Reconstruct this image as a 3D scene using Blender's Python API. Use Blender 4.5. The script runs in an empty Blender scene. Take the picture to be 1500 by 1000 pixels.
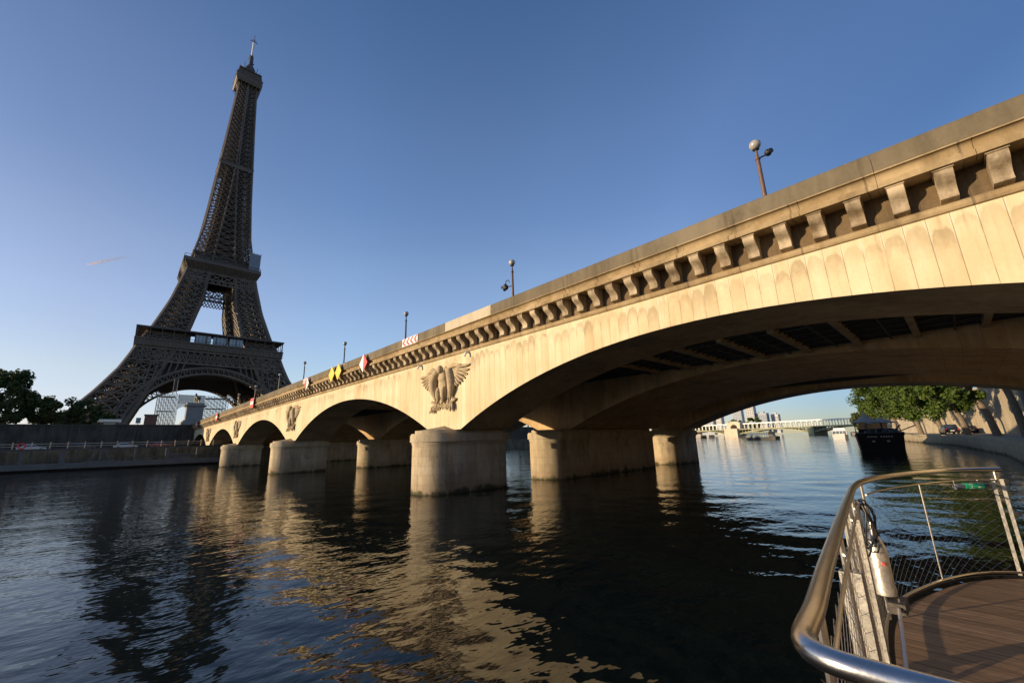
import bpy, bmesh, math, random
import numpy as np
from mathutils import Vector, Matrix
R = math.radians
sc = bpy.context.scene
col = sc.collection

# ---------------------------------------------------------------- camera
YAW, PIT, ROL, FPX = R(46.716), R(13.661), R(-1.693), 598.944
CAM = Vector((21.664, -14.472, 2.778))
F = Vector((-math.sin(YAW) * math.cos(PIT), math.cos(YAW) * math.cos(PIT), math.sin(PIT)))
Rt = Vector((math.cos(YAW), math.sin(YAW), 0))
Up = Rt.cross(F)
R2 = Rt * math.cos(ROL) + Up * math.sin(ROL)
U2 = Up * math.cos(ROL) - Rt * math.sin(ROL)
cd = bpy.data.cameras.new('camera')
cam = bpy.data.objects.new('camera', cd)
col.objects.link(cam)
cd.sensor_width = 36
cd.lens = FPX / 1500 * 36
cd.clip_start = 0.05
cd.clip_end = 40000
M = Matrix.Identity(4)
for i in range(3):
    M[i][0], M[i][1], M[i][2], M[i][3] = R2[i], U2[i], -F[i], CAM[i]
cam.matrix_world = M
sc.camera = cam

# ---------------------------------------------------------------- light
SUN_EL, SUN_PHI = R(7.2), R(31.0)
sdir = Vector((-math.sin(SUN_PHI) * math.cos(SUN_EL), -math.cos(SUN_PHI) * math.cos(SUN_EL), math.sin(SUN_EL)))
w = bpy.data.worlds.new('World')
sc.world = w
w.use_nodes = True
nt = w.node_tree
bg = nt.nodes['Background']
sky = nt.nodes.new('ShaderNodeTexSky')
sky.sky_type = 'NISHITA'
sky.sun_disc = False
sky.sun_elevation = SUN_EL
sky.sun_rotation = math.atan2(sdir.x, sdir.y) % (2 * math.pi)
sky.air_density = 1.0
sky.dust_density = 0.0
sky.ozone_density = 1.6
# clear morning air: tint of the sky by elevation and by distance from the antisolar point
wg = nt.nodes.new('ShaderNodeNewGeometry')
def wramp(axis, lo, hi, els):
    d = nt.nodes.new('ShaderNodeVectorMath')
    d.operation = 'DOT_PRODUCT'
    d.inputs[1].default_value = tuple(-v for v in axis)
    nt.links.new(wg.outputs['Incoming'], d.inputs[0])
    mr = nt.nodes.new('ShaderNodeMapRange')
    mr.inputs[1].default_value = lo
    mr.inputs[2].default_value = hi
    nt.links.new(d.outputs['Value'], mr.inputs[0])
    wr = nt.nodes.new('ShaderNodeValToRGB')
    while len(wr.color_ramp.elements) < len(els):
        wr.color_ramp.elements.new(.5)
    for e, (p_, c_) in zip(wr.color_ramp.elements, els):
        e.position = (p_ - lo) / (hi - lo)
        e.color = (c_[0] / 2, c_[1] / 2, c_[2] / 2, 1)
    nt.links.new(mr.outputs[0], wr.inputs[0])
    return wr.outputs[0]
def wmul(a, b):
    wx = nt.nodes.new('ShaderNodeMix')
    wx.data_type = 'RGBA'
    wx.blend_type = 'MULTIPLY'
    wx.inputs[0].default_value = 1
    nt.links.new(a, wx.inputs[6])
    nt.links.new(b, wx.inputs[7])
    return wx.outputs[2]
g1 = wramp((0, 0, 1), 0, 1, [(0.0, (1.0, 1.1, 1.85)), (.053, (1.06, 1.14, 1.85)), (.145, (1.44, 1.37, 1.62)), (.27, (1.62, 1.5, 1.80)), (.374, (1.60, 1.5, 1.78)), (.5, (1.32, 1.36, 1.73)), (.63, (1.23, 1.30, 1.69)), (.80, (.88, 1.07, 1.48))])
g2 = wramp((.446, .895, 0), -1, 1, [(-.9, (.90, .78, .72)), (-.5, (.93, .80, .76)), (-.1, (1, 1, 1)), (.33, (1, 1, 1)), (.59, (.86, .86, .89)), (.81, (.43, .51, .58)), (1.0, (.38, .46, .55))])
wc = nt.nodes.new('ShaderNodeVectorMath')
wc.operation = 'SCALE'
wc.inputs['Scale'].default_value = 3.45
nt.links.new(wmul(wmul(sky.outputs[0], g1), g2), wc.inputs[0])
nt.links.new(wc.outputs[0], bg.inputs[0])
bg.inputs[1].default_value = 0.15
sl = bpy.data.lights.new('sun', 'SUN')
so = bpy.data.objects.new('sun', sl)
col.objects.link(so)
sl.energy = 4.9
sl.angle = R(0.5)
sl.color = (1.0, 0.775, 0.50)
so.rotation_euler = sdir.to_track_quat('Z', 'Y').to_euler()
so.location = (0, -60, 60)
sc.view_settings.view_transform = 'Standard'
sc.view_settings.look = 'None'
sc.view_settings.exposure = 0.45
sc.view_settings.gamma = 1
sc.cycles.max_bounces = 8
sc.cycles.transparent_max_bounces = 16
sc.cycles.sample_clamp_indirect = 16
sc.cycles.blur_glossy = 0.0

# ---------------------------------------------------------------- materials
def mat(name):
    m = bpy.data.materials.new(name)
    m.use_nodes = True
    n = m.node_tree
    b = n.nodes['Principled BSDF']
    return m, n, b

class NG:
    """small helper round a node tree"""
    def __init__(s, n):
        s.n = n
    def add(s, t, **k):
        x = s.n.nodes.new(t)
        for a, v in k.items():
            setattr(x, a, v)
        return x
    def link(s, a, b):
        s.n.links.new(a, b)
    def val(s, inp, v):
        if hasattr(v, 'is_output') or isinstance(v, bpy.types.NodeSocket):
            s.link(v, inp)
        else:
            inp.default_value = v
    def math(s, op, a, b=0.0, c=None, clamp=False):
        x = s.add('ShaderNodeMath', operation=op)
        x.use_clamp = clamp
        s.val(x.inputs[0], a)
        s.val(x.inputs[1], b)
        if c is not None:
            s.val(x.inputs[2], c)
        return x.outputs[0]
    def pos(s):
        g = s.add('ShaderNodeNewGeometry')
        x = s.add('ShaderNodeSeparateXYZ')
        s.link(g.outputs['Position'], x.inputs[0])
        return g.outputs['Position'], x.outputs[0], x.outputs[1], x.outputs[2]
    def objpos(s):
        g = s.add('ShaderNodeTexCoord')
        return g.outputs['Object']
    def mapv(s, v, scale=(1, 1, 1), rot=(0, 0, 0)):
        m = s.add('ShaderNodeMapping')
        s.link(v, m.inputs[0])
        m.inputs['Scale'].default_value = scale
        m.inputs['Rotation'].default_value = rot
        return m.outputs[0]
    def noise(s, v, scale, detail=4, rough=.55):
        x = s.add('ShaderNodeTexNoise')
        s.link(v, x.inputs['Vector'])
        x.inputs['Scale'].default_value = scale
        x.inputs['Detail'].default_value = detail
        x.inputs['Roughness'].default_value = rough
        return x.outputs[0]
    def ramp(s, f, a, b, lo=0.0, hi=1.0):
        x = s.add('ShaderNodeMapRange', interpolation_type='SMOOTHSTEP')
        s.val(x.inputs[0], f)
        s.val(x.inputs[1], a)
        s.val(x.inputs[2], b)
        s.val(x.inputs[3], lo)
        s.val(x.inputs[4], hi)
        return x.outputs[0]
    def mix(s, f, a, b, mode='MIX'):
        x = s.add('ShaderNodeMix', data_type='RGBA', blend_type=mode)
        s.val(x.inputs[0], f)
        for i, v in ((6, a), (7, b)):
            if isinstance(v, bpy.types.NodeSocket):
                s.link(v, x.inputs[i])
            else:
                x.inputs[i].default_value = (*v, 1)
        return x.outputs[2]
    def white(s, v):
        x = s.add('ShaderNodeTexWhiteNoise', noise_dimensions='1D')
        s.link(v, x.inputs['W'])
        return x.outputs[0]
    def bump(s, h, strength, dist, b):
        x = s.add('ShaderNodeBump')
        x.inputs['Strength'].default_value = strength
        x.inputs['Distance'].default_value = dist
        s.link(h, x.inputs['Height'])
        s.link(x.outputs[0], b.inputs['Normal'])

def plain(name, c, rough=.6, metal=0.0, var=.25, scale=3.0, bump=0.0, spec=None):
    m, n, b = mat(name)
    g = NG(n)
    v = g.objpos()
    f = g.noise(v, scale, 5)
    f2 = g.noise(v, scale * 7, 3)
    fac = g.ramp(g.math('MULTIPLY_ADD', f2, .35, g.math('MULTIPLY', f, .65)), .3, .7)
    lo = tuple(x * (1 - var) for x in c)
    hi = tuple(min(1, x * (1 + var)) for x in c)
    g.link(g.mix(fac, lo, hi), b.inputs['Base Color'])
    b.inputs['Roughness'].default_value = rough
    b.inputs['Metallic'].default_value = metal
    if spec is not None:
        b.inputs['Specular IOR Level'].default_value = spec
    if bump:
        g.bump(f2, bump, .02, b)
    return m

def stone_mat(name, c1, c2, joint=0.441, jstrength=.35, stain=0.0, courses=0.0, moss=False, dark=(.10, .075, .05), blotch=.5, soot=0.0):
    m, n, b = mat(name)
    g = NG(n)
    p, x, y, z = g.pos()
    big = g.noise(g.mapv(p, (.35, .35, .35)), 1.0, 6, .6)
    streak = g.noise(g.mapv(p, (2.2, 2.2, .22)), 1.0, 5, .6)
    fine = g.noise(p, 9.0, 6, .65)
    f = g.math('ADD', g.math('MULTIPLY', big, .45), g.math('ADD', g.math('MULTIPLY', streak, .4), g.math('MULTIPLY', fine, .15)))
    colr = g.mix(g.ramp(f, .38, .62), c1, c2)
    h = g.math('MULTIPLY', fine, .5)
    if joint:
        q = g.math('DIVIDE', x, joint)
        cell = g.math('FLOOR', q)
        fx = g.math('FRACT', q)
        d = g.math('ABSOLUTE', g.math('SUBTRACT', fx, .5))
        wn = g.white(cell)
        colr = g.mix(g.math('MULTIPLY', wn, .30), colr, (c1[0] * .78, c1[1] * .70, c1[2] * .58))
        ln = g.ramp(d, .478, .496)
        brk = g.ramp(g.noise(g.mapv(p, (.6, .6, .9)), 1.0, 4), .28, .50)
        ln = g.math('MULTIPLY', ln, brk)
        if stain:
            wn2 = g.white(g.math('ADD', cell, 37.3))
            wn3 = g.white(g.math('ADD', cell, 81.7))
            t = g.math('SUBTRACT', 8.03, z)
            wob = g.math('MULTIPLY', g.math('SUBTRACT', g.noise(g.mapv(p, (5, 5, 2.6)), 1.0, 6, .75), .5), .9)
            # rounded upper edge under the pale lime crust, fading downwards
            u = g.math('SUBTRACT', g.math('ADD', t, g.math('MULTIPLY', wob, .5)), g.math('ADD', g.math('MULTIPLY_ADD', wn2, .28, .04), g.math('MULTIPLY', g.math('POWER', g.math('MULTIPLY', d, 2.0), 3.5), .34)))
            up = g.ramp(u, -.03, .07)
            dn = g.ramp(g.math('ADD', u, wob), g.math('MULTIPLY_ADD', wn3, .9, .25), 0.0)
            patch = g.math('MAXIMUM', g.ramp(g.noise(g.mapv(p, (.30, .30, .05)), 1.0, 4), .38, .54), g.ramp(x, 5.0, 11.0, 0.0, .85))
            st = g.math('MULTIPLY', g.math('MULTIPLY', up, dn), g.math('MULTIPLY', g.ramp(wn, .0, .8, .35, 1.0), patch))
            colr = g.mix(g.math('MULTIPLY', st, stain), colr, (.245, .185, .105))
            run = g.math('MULTIPLY', g.ramp(g.math('ADD', d, g.math('MULTIPLY', wob, .12)), .40, .47), g.ramp(t, g.math('MULTIPLY_ADD', wn2, 1.2, .4), .1))
            colr = g.mix(g.math('MULTIPLY', run, .5), colr, (.66, .58, .45))
            dr = g.math('MULTIPLY', g.ramp(g.noise(g.mapv(p, (3.4, 3.4, .30)), 1.0, 6, .7), .54, .70), g.ramp(g.math('ADD', t, g.math('MULTIPLY', wob, 1.5)), 2.6, .0))
            colr = g.mix(g.math('MULTIPLY', dr, .45), colr, (.27, .20, .115))
            ora = g.ramp(g.noise(g.mapv(p, (.55, .55, .16)), 1.0, 5, .6), .52, .68)
            colr = g.mix(g.math('MULTIPLY', ora, .5), colr, (.47, .31, .15))
        colr = g.mix(g.math('MULTIPLY', ln, jstrength), colr, dark)
        h = g.math('SUBTRACT', h, g.math('MULTIPLY', ln, .8))
    if courses:
        fz = g.math('FRACT', g.math('DIVIDE', z, courses))
        lz = g.ramp(g.math('ABSOLUTE', g.math('SUBTRACT', fz, .5)), .475, .492)
        bx = g.math('FRACT', g.math('ADD', g.math('DIVIDE', g.math('ADD', x, y), courses * 2.2), g.math('MULTIPLY', g.math('FLOOR', g.math('DIVIDE', z, courses)), .47)))
        lx = g.ramp(g.math('ABSOLUTE', g.math('SUBTRACT', bx, .5)), .485, .495)
        ll = g.math('MAXIMUM', lz, lx)
        colr = g.mix(g.math('MULTIPLY', ll, .28), colr, dark)
        h = g.math('SUBTRACT', h, ll)
    if blotch:
        bl = g.ramp(g.noise(g.mapv(p, (.9, .9, .55)), 1.0, 7, .7), .56, .74)
        colr = g.mix(g.math('MULTIPLY', bl, blotch), colr, tuple(k * .42 for k in c1))
    if soot:
        bl = g.ramp(g.noise(g.mapv(p, (.75, .75, .24)), 1.2, 8, .72), .46, .70)
        colr = g.mix(g.math('MULTIPLY', bl, soot), colr, (.055, .045, .032))
    if moss:
        edge = g.math('ADD', z, g.math('MULTIPLY', g.math('SUBTRACT', g.noise(g.mapv(p, (1.6, 1.6, .9)), 1.0, 6, .65), .5), 1.3))
        colr = g.mix(g.ramp(edge, 1.3, .2, 0, .55), colr, (.23, .16, .09))
        colr = g.mix(g.ramp(edge, .34, .02), colr, (.062, .058, .030))
    g.link(colr, b.inputs['Base Color'])
    b.inputs['Roughness'].default_value = .88
    b.inputs['Specular IOR Level'].default_value = .2
    g.bump(h, .5, .025, b)
    return m

MT = {}
MT['facade'] = stone_mat('facade_stone', (.56, .45, .28), (.67, .58, .40), stain=.66, jstrength=.7, blotch=.26)
MT['old'] = stone_mat('old_stone', (.40, .265, .125), (.54, .385, .21), joint=.62, jstrength=.5, blotch=.6, soot=.45)
MT['pier'] = stone_mat('pier_stone', (.34, .265, .17), (.52, .43, .30), joint=0, courses=.52, moss=True, blotch=.65, soot=.5)
MT['cap'] = stone_mat('cap_stone', (.34, .28, .19), (.48, .40, .28), joint=0, blotch=.7, soot=.35)
MT['cornice'] = stone_mat('cornice_stone', (.26, .185, .095), (.42, .32, .19), joint=1.764, jstrength=.6, blotch=.75, soot=.4)
MT['parapet'] = stone_mat('parapet_stone', (.125, .105, .07), (.20, .165, .115), joint=3.528, jstrength=.45, blotch=.45, soot=.35)
MT['parapet_new'] = stone_mat('parapet_clean_stone', (.42, .36, .26), (.52, .45, .34), joint=0, blotch=.2)
MT['corbel'] = stone_mat('corbel_stone', (.17, .12, .07), (.54, .44, .31), joint=0, blotch=.75, soot=.6)
MT['frieze'] = stone_mat('frieze_stone', (.085, .058, .032), (.20, .14, .078), joint=.882, jstrength=.3, blotch=.6, soot=.55)  # sooty stone, darkened further for the shade between the corbels
MT['relief'] = plain('relief_stone', (.38, .295, .18), .9, var=.35, scale=2.5, bump=.4)
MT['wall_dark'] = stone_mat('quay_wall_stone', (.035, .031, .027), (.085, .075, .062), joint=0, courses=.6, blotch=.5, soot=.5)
MT['wall_light'] = stone_mat('embankment_stone', (.36, .30, .21), (.50, .42, .30), joint=0, courses=.5, blotch=.4, soot=.2)
MT['quay_stone'] = stone_mat('quay_edge_stone', (.30, .25, .16), (.44, .37, .25), joint=0, courses=.62, moss=True, blotch=.5, soot=.2)
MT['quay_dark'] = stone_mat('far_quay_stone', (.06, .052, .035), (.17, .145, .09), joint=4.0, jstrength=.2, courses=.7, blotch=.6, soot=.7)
MT['paving'] = plain('paving', (.22, .20, .17), .9, var=.3, scale=.8)
MT['asphalt'] = plain('asphalt', (.05, .05, .05), .9, scale=1.0)
MT['ground'] = plain('earth', (.10, .09, .06), .95, scale=.1)
MT['concrete'] = plain('soffit_concrete', (.37, .275, .155), .9, var=.35, scale=.5)
MT['beam'] = plain('beam_concrete', (.30, .24, .16), .9, var=.3, scale=1.5)
MT['grid'] = plain('soffit_steel', (.045, .04, .035), .7, var=.4, scale=2)
MT['tower'] = plain('tower_paint', (.108, .077, .051), .55, var=.3, scale=.08)
MT['tower_dark'] = plain('tower_dark_paint', (.06, .05, .04), .6, var=.3, scale=.1)
MT['tower_glass'] = plain('pavilion_glass', (.16, .22, .27), .06, var=.1, spec=1.0)
MT['white'] = plain('white_paint', (.72, .72, .70), .5, var=.06)
MT['white_steel'] = plain('white_steel', (.62, .60, .55), .5, var=.12, scale=.3)
MT['red'] = plain('red_paint', (.58, .045, .03), .45, var=.1)
MT['yellow'] = plain('yellow_paint', (.80, .50, .015), .45, var=.08)
MT['black'] = plain('black_rubber', (.012, .012, .013), .5, var=.3, scale=6)
MT['dark_metal'] = plain('dark_metal', (.035, .03, .028), .45, var=.3)
MT['rust_pole'] = plain('brown_pole_paint', (.13, .072, .05), .5, var=.25, scale=5)
MT['globe'] = plain('lamp_globe', (.36, .34, .30), .18, var=.08, spec=.8)
MT['net'] = plain('netting', (.20, .25, .33), .8, var=.2)
MT['scaf'] = plain('scaffold_metal', (.30, .245, .18), .5, var=.2)
MT['bronze'] = plain('bronze', (.03, .032, .03), .5, var=.3)
MT['slate'] = plain('pedestal_stone', (.21, .20, .19), .85, var=.15, scale=.7)
MT['brick'] = plain('brick', (.16, .075, .05), .85, var=.25, scale=2)
MT['trunk'] = plain('bark', (.16, .125, .085), .9, var=.4, scale=3, bump=.5)
MT['pontoon'] = plain('pontoon_metal', (.075, .077, .077), .55, var=.25, scale=.8)
MT['pontoon_dark'] = plain('pontoon_frame', (.05, .047, .042), .6, var=.3, scale=1)
MT['post_wood'] = plain('post_paint', (.50, .36, .24), .6, var=.2)
MT['hull_black'] = plain('hull_paint', (.012, .009, .007), .7, var=.4, scale=.6, spec=.12)
MT['canvas'] = plain('grey_canvas', (.24, .21, .17), .85, var=.15)
MT['car_paint'] = plain('car_paint', (.012, .014, .02), .15, var=.2, spec=.8)
MT['car_red'] = plain('car_red_paint', (.25, .015, .012), .2, var=.1, spec=.8)
MT['car_silver'] = plain('car_silver_paint', (.38, .38, .39), .25, metal=.4, var=.1)
MT['glass_dark'] = plain('dark_glass', (.02, .025, .03), .05, var=.2, spec=1.0)
MT['glass_blue'] = plain('window_glass', (.10, .14, .18), .08, var=.2, spec=1.0)
MT['tyre'] = plain('tyre', (.015, .015, .015), .85, var=.2)
MT['tail'] = plain('tail_lamp_red', (.45, .02, .015), .2, var=.1)
MT['steel'] = plain('brushed_steel', (.60, .56, .52), .24, metal=1.0, var=.10, scale=14, bump=.03)
MT['steel_thin'] = plain('steel_tube', (.62, .57, .50), .30, metal=1.0, var=.12, scale=20)
MT['galv'] = plain('galvanised', (.33, .31, .275), .5, metal=.45, var=.28, scale=16, bump=.1)
MT['wire'] = plain('wire_rope', (.45, .42, .38), .35, metal=.9, var=.1)
MT['canister'] = plain('canister_metal', (.66, .60, .52), .36, metal=.7, var=.22, scale=7, bump=.15)
MT['green_sign'] = plain('green_sign_plastic', (.015, .42, .17), .3, var=.08)
MT['clear'] = plain('grey_plastic', (.10, .11, .13), .15, var=.2, spec=.8)
MT['bh_stone'] = plain('pale_stone', (.52, .44, .33), .9, var=.15, scale=.3)
MT['bh_green'] = plain('viaduct_paint', (.26, .26, .15), .6, var=.15, scale=.2)
MT['hi_a'] = plain('tower_block_pale', (.52, .49, .46), .7, var=.08, scale=.05)
MT['hi_b'] = plain('tower_block_grey', (.26, .29, .34), .5, var=.1, scale=.05)
MT['hi_c'] = plain('tower_block_brown', (.33, .22, .18), .7, var=.1, scale=.05)
MT['hi_w'] = plain('tower_block_windows', (.12, .15, .19), .2, var=.2, scale=.2)

def leaf_mat(name, c, c2, scale=.5):
    m, n, b = mat(name)
    g = NG(n)
    p, x, y, z = g.pos()
    f = g.noise(p, scale, 3)
    f2 = g.noise(p, 6.0, 2)
    cc = g.mix(g.ramp(g.math('ADD', g.math('MULTIPLY', f, .55), g.math('MULTIPLY', f2, .45)), .35, .65), c, c2)
    g.link(cc, b.inputs['Base Color'])
    b.inputs['Roughness'].default_value = .6
    b.inputs['Specular IOR Level'].default_value = .25
    t = g.add('ShaderNodeBsdfTranslucent')
    g.link(cc, t.inputs[0])
    mx = g.add('ShaderNodeMixShader')
    mx.inputs[0].default_value = .4
    g.link(b.outputs[0], mx.inputs[1])
    g.link(t.outputs[0], mx.inputs[2])
    g.link(mx.outputs[0], n.nodes['Material Output'].inputs[0])
    return m
MT['leaf'] = leaf_mat('plane_leaves', (.038, .080, .014), (.14, .19, .035), 1.1)
MT['leaf_dark'] = leaf_mat('dark_leaves', (.034, .052, .016), (.10, .125, .036), 1.0)
MT['leaf_olive'] = leaf_mat('olive_leaves', (.05, .065, .018), (.10, .11, .035))

def water_mat():
    m, n, b = mat('river_water')
    g = NG(n)
    p, x, y, z = g.pos()
    b.inputs['Base Color'].default_value = (.006, .010, .009, 1)
    b.inputs['Roughness'].default_value = .035
    b.inputs['IOR'].default_value = 1.333
    b.inputs['Specular IOR Level'].default_value = .36
    warp = g.noise(g.mapv(p, (.05, .05, .05)), 1.0, 2)
    a1 = g.noise(g.mapv(p, (.55, .22, 1), (0, 0, R(38))), 1.0, 2, .5)
    a2 = g.noise(g.mapv(p, (1.5, .75, 1), (0, 0, R(52))), 1.0, 2, .5)
    a3 = g.noise(g.mapv(p, (4.2, 2.3, 1), (0, 0, R(30))), 1.0, 2, .5)
    a0 = g.noise(g.mapv(p, (.12, .07, 1), (0, 0, R(20))), 1.0, 2, .5)
    h = g.math('ADD', g.math('MULTIPLY', a0, .42), g.math('ADD', g.math('MULTIPLY', a1, .42), g.math('ADD', g.math('MULTIPLY', a2, .20), g.math('MULTIPLY', a3, .055))))
    amp = g.ramp(warp, .35, .65, .65, 1.15)
    h = g.math('MULTIPLY', h, amp)
    dd = g.math('SQRT', g.math('ADD', g.math('POWER', g.math('SUBTRACT', x, 21.7), 2.0), g.math('POWER', g.math('ADD', y, 14.5), 2.0)))
    # the large waves are real geometry near by; the bump takes over with distance
    h = g.math('ADD', g.math('MULTIPLY', h, g.ramp(dd, 12, 90, .10, 1.0)), g.math('MULTIPLY', a3, .09))
    x2 = g.add('ShaderNodeBump')
    x2.inputs['Strength'].default_value = 1.0
    x2.inputs['Distance'].default_value = .16
    g.link(h, x2.inputs['Height'])
    g.link(x2.outputs[0], b.inputs['Normal'])
    return m
MT['water'] = water_mat()

def deck_mat():
    m, n, b = mat('deck_boards')
    g = NG(n)
    p, x, y, z = g.pos()
    q = g.math('DIVIDE', g.math('ADD', y, g.math('MULTIPLY', x, .05)), .145)
    cell = g.math('FLOOR', q)
    d = g.math('ABSOLUTE', g.math('SUBTRACT', g.math('FRACT', q), .5))
    grain = g.noise(g.mapv(p, (2.5, 40, 1)), 1.0, 5, .6)
    big = g.noise(p, 2.5, 5)
    c = g.mix(g.ramp(grain, .3, .7), (.17, .092, .043), (.37, .22, .108))
    c = g.mix(g.math('MULTIPLY', g.white(cell), .45), c, (.07, .038, .02))
    c = g.mix(g.ramp(big, .5, .75, 0, .4), c, (.16, .11, .07))
    ln = g.ramp(d, .445, .475)
    lit = g.math('MULTIPLY', g.ramp(g.white(g.math('ADD', cell, 5.5)), .40, .55), g.ramp(g.noise(g.mapv(p, (1.6, 5, 1)), 1.0, 3), .42, .58))  # some board joints painted pale, like edges catching the sun
    c = g.mix(g.math('MULTIPLY', ln, .85), c, g.mix(lit, (.016, .011, .008), (.48, .34, .21)))
    rid = g.math('SINE', g.math('MULTIPLY', q, 50.0))
    g.link(c, b.inputs['Base Color'])
    b.inputs['Roughness'].default_value = .62
    g.bump(g.math('SUBTRACT', g.math('MULTIPLY', rid, .15), ln), .5, .006, b)
    return m
MT['deck'] = deck_mat()

# ---------------------------------------------------------------- mesh builder
def root_of(o):
    while o.parent:
        o = o.parent
    return o

class MB:
    def __init__(s):
        s.v, s.f = [], []
    def quad(s, a, b, c, d):
        k = len(s.v)
        s.v += [tuple(a), tuple(b), tuple(c), tuple(d)]
        s.f.append((k, k + 1, k + 2, k + 3))
    def poly(s, pts):
        k = len(s.v)
        s.v += [tuple(q) for q in pts]
        s.f.append(tuple(range(k, k + len(pts))))
    def box(s, x0, x1, y0, y1, z0, z1):
        k = len(s.v)
        s.v += [(x0, y0, z0), (x1, y0, z0), (x1, y1, z0), (x0, y1, z0), (x0, y0, z1), (x1, y0, z1), (x1, y1, z1), (x0, y1, z1)]
        s.f += [tuple(k + i for i in q) for q in ((0, 3, 2, 1), (4, 5, 6, 7), (0, 1, 5, 4), (1, 2, 6, 5), (2, 3, 7, 6), (3, 0, 4, 7))]
        return s
    def bar(s, p, q, w, h=None, up=(0, 0, 1)):
        p, q = Vector(p), Vector(q)
        h = h or w
        d = q - p
        if d.length < 1e-6:
            return s
        d.normalize()
        u = Vector(up)
        a = d.cross(u)
        if a.length < 1e-3:
            a = d.cross(Vector((1, 0, 0)))
        a.normalize()
        c = a.cross(d)
        a *= w / 2
        c *= h / 2
        k = len(s.v)
        for e in (p, q):
            s.v += [tuple(e - a - c), tuple(e + a - c), tuple(e + a + c), tuple(e - a + c)]
        s.f += [tuple(k + i for i in t) for t in ((0, 1, 5, 4), (1, 2, 6, 5), (2, 3, 7, 6), (3, 0, 4, 7), (3, 2, 1, 0), (4, 5, 6, 7))]
        return s
    def tube(s, pts, r, n=8, cap=True):
        pts = [Vector(q) for q in pts]
        rs = r if isinstance(r, (list, tuple)) else [r] * len(pts)
        k = len(s.v)
        prev = None
        for i, q in enumerate(pts):
            d = (pts[min(i + 1, len(pts) - 1)] - pts[max(i - 1, 0)]).normalized()
            if prev is None:
                a = d.cross(Vector((0, 0, 1)))
                if a.length < 1e-2:
                    a = d.cross(Vector((1, 0, 0)))
            else:
                a = prev - d * prev.dot(d)
            a.normalize()
            prev = a
            c = d.cross(a)
            for j in range(n):
                t = 2 * math.pi * j / n
                s.v.append(tuple(q + (a * math.cos(t) + c * math.sin(t)) * rs[i]))
        for i in range(len(pts) - 1):
            for j in range(n):
                j2 = (j + 1) % n
                s.f.append((k + i * n + j, k + i * n + j2, k + (i + 1) * n + j2, k + (i + 1) * n + j))
        if cap:
            s.f.append(tuple(k + j for j in range(n))[::-1])
            e = k + (len(pts) - 1) * n
            s.f.append(tuple(e + j for j in range(n)))
        return s
    def ball(s, c, r, n=12, m=8, rot=None):
        c = Vector(c)
        r = Vector(r) if not isinstance(r, (int, float)) else Vector((r, r, r))
        k = len(s.v)
        for i in range(1, m):
            th = math.pi * i / m
            for j in range(n):
                ph = 2 * math.pi * j / n
                v = Vector((r.x * math.sin(th) * math.cos(ph), r.y * math.sin(th) * math.sin(ph), r.z * math.cos(th)))
                if rot:
                    v = rot @ v
                s.v.append(tuple(c + v))
        t, bt = Vector((0, 0, r.z)), Vector((0, 0, -r.z))
        if rot:
            t, bt = rot @ t, rot @ bt
        s.v += [tuple(c + t), tuple(c + bt)]
        T, B = k + (m - 1) * n, k + (m - 1) * n + 1
        for i in range(m - 2):
            for j in range(n):
                j2 = (j + 1) % n
                s.f.append((k + i * n + j, k + (i + 1) * n + j, k + (i + 1) * n + j2, k + i * n + j2))
        for j in range(n):
            j2 = (j + 1) % n
            s.f.append((T, k + j, k + j2))
            s.f.append((B, k + (m - 2) * n + j2, k + (m - 2) * n + j))
        return s
    def prism_x(s, prof, x0, x1):
        """closed (y,z) profile extruded along x"""
        k, n = len(s.v), len(prof)
        for x in (x0, x1):
            s.v += [(x, a, b) for a, b in prof]
        for i in range(n):
            j = (i + 1) % n
            s.f.append((k + i, k + j, k + n + j, k + n + i))
        s.f.append(tuple(k + i for i in range(n))[::-1])
        s.f.append(tuple(k + n + i for i in range(n)))
        return s
    def prism_z(s, plan, z0, z1):
        k, n = len(s.v), len(plan)
        for z in (z0, z1):
            s.v += [(a, b, z) for a, b in plan]
        for i in range(n):
            j = (i + 1) % n
            s.f.append((k + i, k + j, k + n + j, k + n + i))
        s.f.append(tuple(k + i for i in range(n))[::-1])
        s.f.append(tuple(k + n + i for i in range(n)))
        return s
    def lathe(s, prof, c=(0, 0, 0), n=16):
        k = len(s.v)
        for r, z in prof:
            for j in range(n):
                t = 2 * math.pi * j / n
                s.v.append((c[0] + r * math.cos(t), c[1] + r * math.sin(t), c[2] + z))
        for i in range(len(prof) - 1):
            for j in range(n):
                j2 = (j + 1) % n
                s.f.append((k + i * n + j, k + i * n + j2, k + (i + 1) * n + j2, k + (i + 1) * n + j))
        s.f.append(tuple(k + j for j in range(n))[::-1])
        e = k + (len(prof) - 1) * n
        s.f.append(tuple(e + j for j in range(n)))
        return s
    def build(s, name, m, parent=None, smooth=False, world=True, bevel=0.0, fix=True, sharp=40):
        me = bpy.data.meshes.new(name)
        v = s.v
        if parent is not None and world:
            o = root_of(parent).location
            v = [(a - o.x, b - o.y, c - o.z) for a, b, c in v]
        me.from_pydata(v, [], s.f)
        me.materials.append(MT[m] if isinstance(m, str) else m)
        if fix:
            bm = bmesh.new()
            bm.from_mesh(me)
            bmesh.ops.recalc_face_normals(bm, faces=bm.faces)
            bm.to_mesh(me)
            bm.free()
        if smooth:
            me.polygons.foreach_set('use_smooth', [True] * len(me.polygons))
            me.set_sharp_from_angle(angle=R(sharp))
        ob = bpy.data.objects.new(name, me)
        col.objects.link(ob)
        if parent is not None:
            ob.parent = parent
        if bevel:
            bv = ob.modifiers.new('bevel', 'BEVEL')
            bv.width = bevel
            bv.segments = 2
        return ob

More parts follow.
